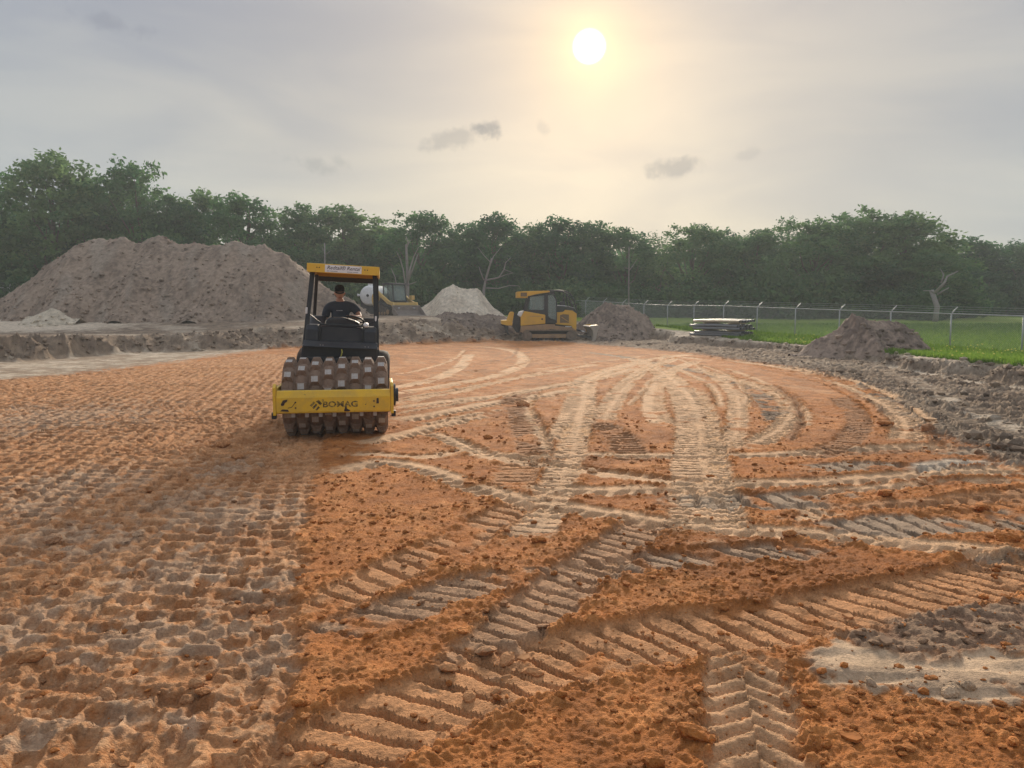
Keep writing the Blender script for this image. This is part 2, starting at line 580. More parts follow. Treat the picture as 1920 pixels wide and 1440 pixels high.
xp, yp = X[sel], Y[sel]
h1, m1, c1 = padfoot(xp, yp, TH, 100)
h2, m2, c2 = padfoot(xp, yp, TH-R(4), 200, 0.6)
wsel = sst(-0.1, 0.2, pn(xp*0.5, yp*0.35, 91))
hp = lerp(h1, np.minimum(h1*0.7, h2), wsel)
slab = fbm(xp*5+0.8*n_sm[sel], yp*9, 3, 131)
hp = hp+0.004*np.sign(slab)*np.minimum(np.abs(slab)*6, 1)+0.004*slab+0.003*n_xs[sel]+0.010*(n_cl[sel]-0.25)*sst(0.0, 0.6, n_mid[sel])
fadeh = np.clip(0.95+yp/22, 0.9, 1.45)*np.clip(2.2-yp/20, .4, 1)
H[sel] = lerp(H[sel], 0.03*n_big[sel]+hp*fadeh-0.02, kp[sel])
Hn[sel] *= (1-kp[sel])
pc = lerp(TAN, BROWN, np.clip(0.42+0.75*n_mid[sel]+0.5*n_sm[sel], 0, 1)[:, None])
pc = lerp(pc, PALE, (np.clip(0.04+0.7*slab+0.3*n_mid[sel], 0, 0.42))[:, None])
pc = lerp(pc, LOOSE, (0.45*sst(0.1, 0.6, n_cl[sel]+0.4*n_mid[sel]))[:, None])
gl = np.zeros(xp.shape)
for bx, by, br_ in ((430, 965, .55), (330, 1060, .35), (130, 1000, .4), (60, 950, .5), (240, 1180, .28), (420, 870, .35), (130, 905, .7), (470, 1100, .3), (30, 1160, .3),
                    (400, 1180, .25), (230, 1310, .16), (60, 1370, .14), (520, 1210, .22), (350, 930, .4), (100, 780, 1.6), (540, 1330, .12), (350, 1330, .14), (200, 1010, .3)):
    cx_, cy_ = P(bx, by)
    gl = np.maximum(gl, sst(1.25, 0.3, np.hypot(xp-cx_, (yp-cy_)*0.75)/br_+0.9*n_sm[sel]+0.5*n_mid[sel]))
gl = np.maximum(gl, 0.15*sst(0.40, 0.8, n_mid[sel]-0.5*n_big[sel]+0.5*slab)*(c1 > 0.45))
pc = lerp(pc, lerp(GREY, SAND*0.8, np.clip(0.45+slab, 0, 1)[:, None]), (0.50*gl)[:, None])
keep = (1-0.75*km[sel])*kp[sel]
COLR[sel] = lerp(COLR[sel], pc, keep[:, None])
looseness[sel] *= (1-kp[sel])


# ---- machine and tyre tracks pressed into the fill
def smooth_path(px, step=0.2):
    pts = [np.array(P(*p)) for p in px]
    pts = [2*pts[0]-pts[1]]+pts+[2*pts[-1]-pts[-2]]
    out = []
    for i in range(1, len(pts)-2):
        p0, p1, p2, p3 = pts[i-1:i+3]
        n = max(2, int(np.hypot(*(p2-p1))/step))
        for t in np.linspace(0, 1, n, endpoint=False):
            out.append(0.5*((2*p1)+(-p0+p2)*t+(2*p0-5*p1+4*p2-p3)*t*t+(-p0+3*p1-3*p2+p3)*t**3))
    out.append(pts[-2])
    return np.array(out)


def track(px, w, typ, tone, depth=0.05, pitch=0.16, amp=0.04, cover=0.75, rim=0.028, seed=1, skew=0.0, both=1):
    global H, Hn, COLR, looseness
    cover *= .90
    d0 = P(*px[len(px)//2])[1]
    depth *= float(np.interp(d0, [3, 6, 9, 16], [.62, .45, .30, .25])); rim *= float(np.interp(d0, [3, 6, 12], [.75, .5, .35])); amp *= float(np.interp(d0, [3, 6, 9, 16], [.85, .85, .95, 1.1]))
    pts = smooth_path(px)
    lo = pts.min(0)-w-0.3; hi = pts.max(0)+w+0.3
    idx = np.nonzero((X > lo[0]) & (X < hi[0]) & (Y > lo[1]) & (Y < hi[1]))[0]
    if not len(idx): return
    x, y = X[idx], Y[idx]
    bd = np.full(x.shape, 1e9); bs = np.zeros(x.shape); sd = np.zeros(x.shape)
    s0 = 0.0
    for a, b in zip(pts[:-1], pts[1:]):
        dx, dy = b-a; l = math.hypot(dx, dy)
        if l < 1e-6: continue
        mx_, my_ = (a+b)/2
        loc = np.nonzero((np.abs(x-mx_) < l+w+0.3) & (np.abs(y-my_) < l+w+0.3))[0]
        if len(loc):
            t = np.clip(((x[loc]-a[0])*dx+(y[loc]-a[1])*dy)/(l*l), 0, 1)
            ex = x[loc]-a[0]-t*dx; ey = y[loc]-a[1]-t*dy
            d = np.hypot(ex, ey)
            m = d < bd[loc]
            q = loc[m]
            bd[q] = d[m]; bs[q] = s0+t[m]*l
            sd[q] = np.sign(ex[m]*dy-ey[m]*dx)*d[m]
        s0 += l
    ok = bd < w+0.28
    idx = idx[ok]; bd = bd[ok]; bs = bs[ok]; sd = sd[ok]; x = x[ok]; y = y[ok]
    rag = 0.045*n_sm[idx]+0.03*n_xs[idx]
    hw = w/2
    ends = sst(0, 0.35, bs+0.25*n_sm[idx])*sst(0, 0.35, s0-bs+0.25*n_sm[idx])
    m = sst(hw+0.035, hw-0.03, bd+rag)*ends
    worn = sst(-0.55, 0.05, pn(x*1.1, y*1.1, seed+60)+0.8*pn(x*3.7, y*3.7, seed+61)+(cover-0.5)*1.15)
    v = sd/hw
    s = bs+0.02*pn(x*6, y*6, seed+62)+0.06*pn(bs*1.3, bs*0+seed, 77)
    if typ == 'bar':        # wide grouser plates: saw-tooth steps
        ph = (s/pitch+skew*v+0.10*pn(x*5, y*5, seed+64)) % 1.0
        gd = 0.55+0.75*hash01(np.floor(s/pitch+skew*v).astype(np.int64), np.int64(seed)+np.zeros(x.shape, np.int64), 5)
        tr = amp*(0.30*ph-gd*sst(0.60, 0.74, ph)*sst(1.0, 0.93, ph)*sst(1.0, 0.8, np.abs(v)+0.15*n_sm[idx])+0.1)
    elif typ == 'lug':      # rubber track: bars with a smooth centre rib
        ph = (s/pitch+0.10*np.abs(v)) % 1.0
        tr = amp*(0.25*ph-sst(0.66, 0.76, ph)*sst(1.0, 0.94, ph)+0.1)
        rib = sst(0.26, 0.16, np.abs(v-0.15))
        tr = lerp(tr, 0.15*amp, 0.8*rib)
    elif typ == 'chev':     # tractor tyre: V bars meeting in the middle
        half = np.where(v > 0, 0.5, 0.0)
        ph = (s/pitch+1.1*np.abs(v)+half) % 1.0
        tr = amp*(sst(0.0, 0.62, ph)*sst(1.0, 0.80, ph)-0.5)
    elif typ == 'tyre':     # smooth crown with lugs cut in along one edge
        ph = (s/pitch+0.55*v) % 1.0
        e = sst(-0.25*both, 0.25, v*both)
        tr = -amp*sst(0.25, 0.45, ph)*sst(0.95, 0.75, ph)*e+0.3*amp*(1-e)
    else:
        tr = 0.25*amp*pn(x*4, y*4, seed+63)
    res = np.clip(1.5-y/30, 0.4, 1)
    floor = 0.6*H[idx]-depth+tr*res*worn+0.004*n_sm[idx]+0.003*n_xs[idx]+0.012*n_sm[idx]*(1-worn)
    mm = m*np.clip(worn+0.35, 0, 1)
    rimh = rim*np.exp(-((bd-hw-0.05)/0.07)**2)*ends*np.clip(0.45+0.7*n_sm[idx]+0.25*n_xs[idx], 0, 1)
    hh = H[idx]+rimh
    hh = np.where(hh > 0.03, 0.03+0.03*np.tanh((hh-0.03)/0.03), hh)
    H[idx] = lerp(hh, floor, mm)
    Hn[idx] = Hn[idx]*(1-0.93*mm)
    t = np.asarray(tone)
    c = lerp(t, t*0.78, np.clip(0.3+0.9*n_mid[idx]+0.7*n_sm[idx], 0, 1)[:, None])
    c = lerp(c, GREY*1.15, (0.32*sst(0.35, 0.75, pn(x*0.9, y*0.9, seed+70)+0.4*n_sm[idx]))[:, None])
    km_ = mm*worn
    COLR[idx] = lerp(COLR[idx], c, (0.92*km_)[:, None])
    looseness[idx] *= (1-km_)


# far arcs first, nearest and freshest last
def pair(px, w, typ, tone, **k):
    track(px, w, typ, tone, **k)

T = track
T([(733, 728), (820, 708), (862, 688), (880, 664)], .42, 'plain', PALE, depth=.04, seed=1, cover=.95)
T([(733, 740), (830, 722), (920, 707), (968, 690), (982, 672), (955, 656), (900, 650)], .45, 'tyre', PALE, depth=.04, pitch=.22, amp=.03, seed=2, cover=.95)
T([(733, 758), (850, 735), (950, 712), (1060, 692), (1120, 682)], .42, 'lug', PALE, depth=.04, pitch=.14, amp=.04, seed=3, cover=.9)
T([(733, 766), (850, 752), (960, 738), (1080, 718), (1160, 700), (1200, 688)], .45, 'tyre', PALE, depth=.05, pitch=.2, amp=.03, seed=4, cover=.95)
T([(733, 788), (830, 775), (930, 755), (1020, 742), (1100, 728)], .48, 'tyre', PALE, depth=.05, pitch=.2, amp=.04, seed=5, cover=.95)
T([(670, 835), (760, 812), (850, 790), (920, 778)], .42, 'tyre', PALE, depth=.05, pitch=.2, amp=.04, seed=6, cover=.9)
T([(1190, 655), (1090, 670), (1030, 682), (960, 672), (900, 668)], .5, 'bar', TAN, depth=.04, pitch=.2, amp=.04, seed=7, cover=.5)
T([(1100, 660), (1180, 672), (1280, 690), (1370, 715), (1440, 752), (1470, 800)], .5, 'bar', GREY*1.1, depth=.05, pitch=.2, amp=.05, seed=8, cover=.6)
T([(1300, 690), (1400, 718), (1460, 740), (1485, 768), (1470, 800), (1430, 825), (1390, 842)], .42, 'lug', PALE, depth=.05, pitch=.15, amp=.05, seed=9, cover=.8)
T([(1345, 850), (1375, 815), (1383, 775), (1375, 735), (1340, 705)], .35, 'lug', PALE, depth=.04, pitch=.14, amp=.04, seed=10, cover=.8)
T([(1220, 665), (1400, 680), (1520, 702), (1600, 728), (1670, 765), (1702, 795), (1695, 830)], .46, 'lug', PALE, depth=.05, pitch=.16, amp=.05, seed=11, cover=.85)
T([(1300, 668), (1450, 690), (1580, 715), (1660, 745)], .4, 'bar', LOOSE2, depth=.05, pitch=.18, amp=.05, seed=12, cover=.7)
T([(1560, 660), (1680, 690), (1800, 712), (1960, 735)], .45, 'tyre', SAND, depth=.05, pitch=.2, amp=.04, seed=13, cover=.6)
T([(1700, 705), (1800, 760), (1900, 805), (1990, 830)], .45, 'tyre', SAND, depth=.05, pitch=.2, amp=.04, seed=14, cover=.5)
T([(1640, 690), (1760, 735), (1840, 770), (1960, 800)], .5, 'bar', GREY, depth=.06, pitch=.2, amp=.06, seed=15, cover=.6)
T([(1720, 850), (1800, 846), (1930, 852), (2060, 850)], .5, 'bar', GREY*1.2, depth=.06, pitch=.2, amp=.06, seed=16, cover=.6)
# centre: the two pale lanes that run up the middle
T([(1245, 795), (1225, 760), (1235, 715), (1270, 690), (1310, 676)], .45, 'tyre', PALE, depth=.05, pitch=.16, amp=.02, seed=17, cover=1)
T([(1060, 830), (1078, 790), (1090, 745), (1100, 712), (1150, 692), (1210, 676), (1290, 664)], .62, 'lug', PALE, depth=.05, pitch=.15, amp=.04, seed=18, cover=1)
T([(1125, 790), (1150, 750), (1180, 715), (1215, 690), (1270, 672)], .45, 'lug', PALE, depth=.05, pitch=.15, amp=.04, seed=19, cover=.95)
T([(990, 800), (975, 770), (960, 750), (985, 735)], .5, 'bar', BROWN, depth=.05, pitch=.18, amp=.05, seed=20, cover=.7)
T([(1015, 880), (1000, 830), (975, 780)], .5, 'bar', BROWN*1.1, depth=.05, pitch=.18, amp=.06, seed=21, cover=.8)
T([(1110, 790), (1140, 805), (1170, 830), (1190, 870)], .45, 'bar', BROWN, depth=.06, pitch=.16, amp=.06, seed=22, cover=.8)
T([(1330, 1010), (1322, 930), (1312, 860), (1308, 800), (1290, 750), (1262, 715), (1225, 690), (1190, 672)], .66, 'lug', PALE, depth=.06, pitch=.15, amp=.05, seed=23, cover=1)
T([(1360, 1000), (1350, 900), (1340, 820), (1330, 770), (1310, 730)], .24, 'bar', PALE, depth=.06, pitch=.12, amp=.04, seed=24, cover=.9)
T([(985, 1015), (1030, 940), (1055, 880), (1075, 830), (1085, 790)], .40, 'lug', PALE, depth=.06, pitch=.15, amp=.05, seed=25, cover=1)
T([(960, 920), (975, 880), (990, 860), (1080, 852)], .5, 'bar', TAN, depth=.06, pitch=.16, amp=.06, seed=26, cover=.7)
# cross lanes
T([(1480, 855), (1600, 848), (1720, 842), (1800, 838)], .5, 'bar', BROWN, depth=.06, pitch=.2, amp=.06, seed=27, cover=.8)
T([(800, 808), (880, 838), (960, 853), (1120, 854), (1280, 854), (1450, 851), (1600, 843), (1790, 836)], .30, 'tyre', PALE, depth=.06, pitch=.19, amp=.05, seed=28, cover=1)
T([(830, 815), (910, 850), (990, 866), (1080, 880), (1180, 893), (1290, 905), (1400, 905)], .34, 'tyre', PALE, depth=.06, pitch=.19, amp=.05, seed=29, cover=.95, both=-1)
T([(1500, 880), (1640, 875), (1780, 885), (1930, 880)], .5, 'bar', GREY*1.2, depth=.06, pitch=.2, amp=.06, seed=30, cover=.6)
T([(1240, 935), (1400, 940), (1520, 935), (1640, 930)], .55, 'bar', GREY*1.3, depth=.06, pitch=.2, amp=.06, seed=31, cover=.6)
T([(960, 916), (1060, 918), (1180, 918), (1290, 914), (1420, 908), (1560, 902), (1700, 892), (1800, 884), (1950, 878)], .36, 'tyre', PALE, depth=.06, pitch=.19, amp=.05, seed=32, cover=1)
T([(1700, 965), (1800, 945), (1940, 925), (2050, 915)], .5, 'bar', LOOSE2, depth=.06, pitch=.2, amp=.06, seed=33, cover=.8)
T([(1420, 965), (1490, 962), (1540, 955), (1600, 960)], .42, 'bar', PALE*.95, depth=.07, pitch=.15, amp=.06, seed=34, cover=.9)
T([(1500, 1005), (1650, 985), (1800, 975), (1960, 965)], .6, 'bar', GREY*1.3, depth=.06, pitch=.2, amp=.06, seed=35, cover=.5)
T([(592, 884), (660, 876), (720, 866), (780, 874), (850, 898), (930, 925), (1010, 944), (1140, 964), (1280, 985), (1420, 995), (1580, 1003), (1710, 1018), (1950, 1042)], .36, 'tyre', PALE, depth=.06, pitch=.18, amp=.055, seed=36, cover=1)
T([(640, 858), (700, 850), (790, 855), (860, 845), (905, 838)], .3, 'tyre', PALE*.95, depth=.05, pitch=.18, amp=.05, seed=37, cover=.9, both=-1)
# foreground ladders
T([(590, 1150), (660, 1105), (740, 1068), (810, 1035), (880, 1000), (950, 960), (1000, 935)], .40, 'bar', TAN*1.12, depth=.06, pitch=.17, amp=.065, seed=38, cover=1, skew=.25)
T([(575, 1190), (640, 1172), (720, 1150), (800, 1122), (900, 1092), (985, 1075)], .38, 'bar', lerp(TAN, GREY, .6)*1.15, depth=.06, pitch=.17, amp=.065, seed=39, cover=.8, skew=-.6)
T([(1000, 1080), (1080, 1075), (1250, 1050), (1400, 1040), (1560, 1030)], .42, 'bar', lerp(TAN, GREY, .8)*1.2, depth=.06, pitch=.16, amp=.06, seed=40, cover=.7, skew=-.8)
T([(845, 1270), (930, 1205), (1000, 1140), (1080, 1080), (1140, 1035), (1190, 1000), (1235, 965)], .42, 'bar', lerp(TAN, GREY, .45)*1.15, depth=.07, pitch=.15, amp=.07, seed=41, cover=.9, skew=.3)
T([(1800, 1075), (1880, 1060), (1990, 1045)], .45, 'bar', GREY*1.3, depth=.06, pitch=.17, amp=.06, seed=42, cover=.8)
T([(470, 1520), (600, 1420), (740, 1342), (880, 1282), (1010, 1240), (1140, 1205), (1300, 1180), (1450, 1160), (1620, 1130), (1780, 1100), (1960, 1062), (2150, 1030)], .55, 'bar', TAN*1.15, depth=.075, pitch=.165, amp=.085, seed=43, cover=1, skew=-.55)
T([(1490, 1560), (1432, 1440), (1412, 1340), (1398, 1265), (1392, 1200)], .40, 'chev', lerp(PALE, TAN, .35), depth=.075, pitch=.14, amp=.05, seed=44, cover=1)
for k_, (px_, w_, t_) in enumerate((
        ([(740, 702), (800, 691), (850, 674), (872, 656)], .16, PALE), ([(740, 750), (860, 729), (1000, 706), (1100, 691)], .15, PALE), ([(735, 777), (900, 750), (1050, 724), (1180, 702), (1270, 686)], .16, PALE),
        ([(1000, 692), (1100, 681), (1210, 668)], .2, PALE), ([(1150, 722), (1200, 702), (1232, 682), (1252, 665)], .15, PALE), ([(1335, 702), (1300, 682), (1250, 668)], .22, PALE),
        ([(1268, 690), (1330, 722), (1352, 765)], .18, PALE), ([(1360, 690), (1440, 722), (1500, 762), (1512, 802)], .18, PALE), ([(1420, 688), (1540, 718), (1622, 760), (1645, 802)], .2, LOOSE2),
        ([(1480, 688), (1600, 714), (1690, 752), (1765, 806)], .2, PALE), ([(780, 797), (860, 782), (950, 766)], .18, PALE), ([(1500, 925), (1620, 916), (1760, 905), (1930, 900)], .2, PALE),
        ([(1560, 952), (1700, 942), (1850, 928), (1960, 925)], .25, TAN), ([(1180, 760), (1205, 735), (1222, 710)], .14, PALE), ([(1395, 770), (1400, 740), (1370, 705), (1320, 685)], .16, PALE),
        ([(880, 700), (940, 690), (1020, 672), (1060, 660)], .18, TAN), ([(1480, 830), (1500, 790), (1490, 752), (1450, 722)], .16, BROWN), ([(1540, 850), (1600, 820), (1610, 780), (1570, 745)], .4, BROWN),
        ([(830, 690), (900, 684), (960, 668), (970, 652)], .14, BROWN), ([(1030, 850), (1010, 800), (990, 760), (1010, 735)], .2, PALE), ([(1700, 880), (1790, 868), (1900, 868)], .3, SAND),
        ([(1620, 735), (1720, 760), (1850, 800), (1960, 830)], .4, GREY), ([(1800, 730), (1880, 750), (1990, 770)], .4, DARK), ([(1750, 790), (1850, 830), (1960, 850)], .35, GREY))):
    T(px_, w_, 'bar' if w_ > .3 else 'tyre', t_, depth=.05, pitch=.17, amp=.05, seed=80+k_, cover=.85)
# smooth scraped grey clay, lower right
clay = wpoly([(1505, 1235), (1560, 1215), (1700, 1222), (1830, 1208), (2000, 1225), (2200, 1240), (2200, 1330), (1960, 1312), (1800, 1300), (1640, 1278), (1540, 1265)])
dcl = edge_dist(wx, wy, clay)
kc = sst(-0.03, 0.05, dcl)*near
q = kc > 0.002
st = pn(X[q]*1.2+3, Y[q]*7, 301)
H[q] = lerp(H[q], -0.008+0.012*st+0.009*np.sign(st)*np.minimum(np.abs(st)*5, 1)+0.004*n_sm[q], kc[q])
Hn[q] *= 1-0.9*kc[q]
COLR[q] = lerp(COLR[q], lerp(np.array((.60, .425, .275)), np.array((.38, .265, .175)), np.clip(0.35+1.3*st+0.5*n_sm[q], 0, 1)[:, None]), kc[q][:, None])
looseness[q] *= 1-kc[q]
# broken dark clay between the ladder and the scraped strip
cl2 = wpoly([(1560, 1190), (1700, 1150), (1850, 1130), (1990, 1110), (2200, 1150), (2200, 1215), (1840, 1210), (1700, 1222), (1600, 1218)])
k2 = sst(-0.06, 0.06, edge_dist(wx, wy, cl2)+0.06*n_sm)*near
q = k2 > 0.002
H[q] = lerp(H[q], H[q]+0.008*np.sign(n_sm[q])*np.minimum(np.abs(n_sm[q])*6, 1), k2[q])
COLR[q] = lerp(COLR[q], lerp(DARK*1.35, GREY, np.clip(0.5+1.2*n_sm[q], 0, 1)[:, None]), 0.8*k2[q][:, None])
looseness[q] *= 1-0.7*k2[q]
Hn[q] *= 1-0.55*k2[q]

# ---- ground outside the pad: bank faces, bare earth behind, grass on the right
inpad = 1-sst(0.02, 0.25, OUT)
face = OUT*(1-OUT)*4
strata = lerp(DARK*1.15, SAND*1.0, np.clip(sst(0.35, 0.95, OUT)*0.75+0.7*n_sm+0.4*n_mid, 0, 1)[:, None])
bare = lerp(GREY*1.0, DARK*1.1, np.clip(0.5+0.8*n_mid+0.5*n_sm, 0, 1)[:, None])
bare = lerp(bare, SAND*0.95, (sst(0.0, 0.5, n_big+0.4*n_mid-0.12)*0.6)[:, None])
bare = lerp(bare, SAND*0.80, (sst(-0.1, 0.5, n_sm+0.5*n_mid)*0.12)[:, None])
bare = lerp(bare, SAND*1.12, (sst(6.5, 2.5, np.hypot((X+27)*0.62, (Y-39.5)*1.25)+1.2*n_mid))[:, None])
outc = lerp(bare, strata, BR[:, None])
grk = sst(-0.1, 0.35, X-np.interp(Y, [0, 18, 23, 29, 34, 38, 42, 48, 56, 70], [12.9, 12.7, 12.75, 12.9, 12.0, 10.8, 10.5, 8, 2, -30])+0.25*n_mid+0.12*n_sm)
grk = np.maximum(grk, sst(57, 60, Y))
gcol = lerp(GRASS, GRASS*np.array((1.5, 1.2, 1.0)), np.clip(0.5+0.6*n_mid, 0, 1)[:, None])
gcol = lerp(gcol, GRASS*np.array((1.35, .95, 1.1)), (0.7*sst(0.0, 0.5, n_big+0.6*n_sm))[:, None])
gcol = lerp(gcol, GRASS*0.75, sst(40, 75, Y)[:, None]*0.6)
outc = lerp(outc, gcol, (grk*sst(0.8, 0.98, OUT))[:, None])
ko = sst(0.03, 0.16, OUT)
COLR = lerp(COLR, outc, ko[:, None])
rough = np.clip(0.25+face*1.2, 0, 1)*(1-0.85*grk)
Hout = rough*(0.05*n_mid+0.07*n_sm+0.022*n_xs+0.09*(n_cl-0.25))*near
Hout += 0.16*sst(0.15, 0.5, n_mid)*(1-BR)*(1-grk)*near*sst(0.1, 0.4, face)
Z = Z0+lerp((H+Hn)*near, Hout, ko)
looseness *= (1-ko)

Zg = Z.reshape(NY, NX)
idx = np.arange(NV, dtype=np.int32).reshape(NY, NX)
F = np.stack([idx[:-1, :-1], idx[:-1, 1:], idx[1:, 1:], idx[1:, :-1]], -1).reshape(-1, 4)


def ground_material():
    m, nt, b = new_mat('soil')
    L = nt.links.new
    at_ = nd(nt, 'ShaderNodeAttribute', attribute_name='soil')
    tc = nd(nt, 'ShaderNodeTexCoord')
    n1 = nd(nt, 'ShaderNodeTexNoise'); L(tc.outputs['Object'], n1.inputs['Vector'])
    n1.inputs['Scale'].default_value = 55; n1.inputs['Detail'].default_value = 3; n1.inputs['Roughness'].default_value = 0.7  # fine mottling; its dark specks paint in the shade between crumbs
    n2 = nd(nt, 'ShaderNodeTexNoise'); L(tc.outputs['Object'], n2.inputs['Vector'])
    n2.inputs['Scale'].default_value = 4.5; n2.inputs['Detail'].default_value = 4; n2.inputs['Roughness'].default_value = 0.6
    ad = nd(nt, 'ShaderNodeMath', operation='ADD'); L(n1.outputs['Fac'], ad.inputs[0]); L(n2.outputs['Fac'], ad.inputs[1])
    mr = nd(nt, 'ShaderNodeMapRange'); L(ad.outputs[0], mr.inputs[0])
    mr.inputs[1].default_value = 0.7; mr.inputs[2].default_value = 1.3; mr.inputs[3].default_value = 0.62; mr.inputs[4].default_value = 1.34
    sc_ = nd(nt, 'ShaderNodeVectorMath', operation='SCALE'); L(at_.outputs['Color'], sc_.inputs[0]); L(mr.outputs[0], sc_.inputs['Scale'])
    L(sc_.outputs[0], b.inputs['Base Color'])
    b.inputs['Roughness'].default_value = 0.92
    b.inputs['Specular IOR Level'].default_value = 0.18
    v1 = nd(nt, 'ShaderNodeTexNoise'); L(tc.outputs['Object'], v1.inputs['Vector'])
    v1.inputs['Scale'].default_value = 70; v1.inputs['Detail'].default_value = 3; v1.inputs['Roughness'].default_value = 0.75
    bp = nd(nt, 'ShaderNodeBump'); L(v1.outputs['Fac'], bp.inputs['Height'])
    bp.inputs['Strength'].default_value = 0.9; bp.inputs['Distance'].default_value = 0.025
    L(bp.outputs[0], b.inputs['Normal'])
    MATS['soil'] = m


ground_material()
ground = np_mesh('ground', np.stack([X, Y, Z], -1), F, 'soil', smooth=True)
set_color(ground.data, 'soil', COLR)
tag(ground, kind='structure')


def gz(x, y):
    """height of the finished ground at a point"""
    j = int(np.clip(np.searchsorted(ys, y)-1, 0, NY-2))
    row = GX[j]
    i = int(np.clip(np.searchsorted(row, x)-1, 0, NX-2))
    return float(Zg[j, i])


def tz(x, y):
    return float(terrain(np.array([x]), np.array([y]))[0][0])

# ------------------------------------------------------------------ loose clods on the pad
def ico(seed, sub=0, sq=(1, 1, 0.7), jit=0.22):
    bm = bmesh.new()
    bmesh.ops.create_icosphere(bm, subdivisions=sub+1, radius=1.0)
    r = random.Random(seed)
    for v in bm.verts:
        v.co *= 1+r.uniform(-jit, jit)
        v.co.x *= sq[0]; v.co.y *= sq[1]; v.co.z *= sq[2]
    vs = np.array([v.co[:] for v in bm.verts]); fs = np.array([[v.index for v in f.verts] for f in bm.faces])
    bm.free()
    return vs, fs


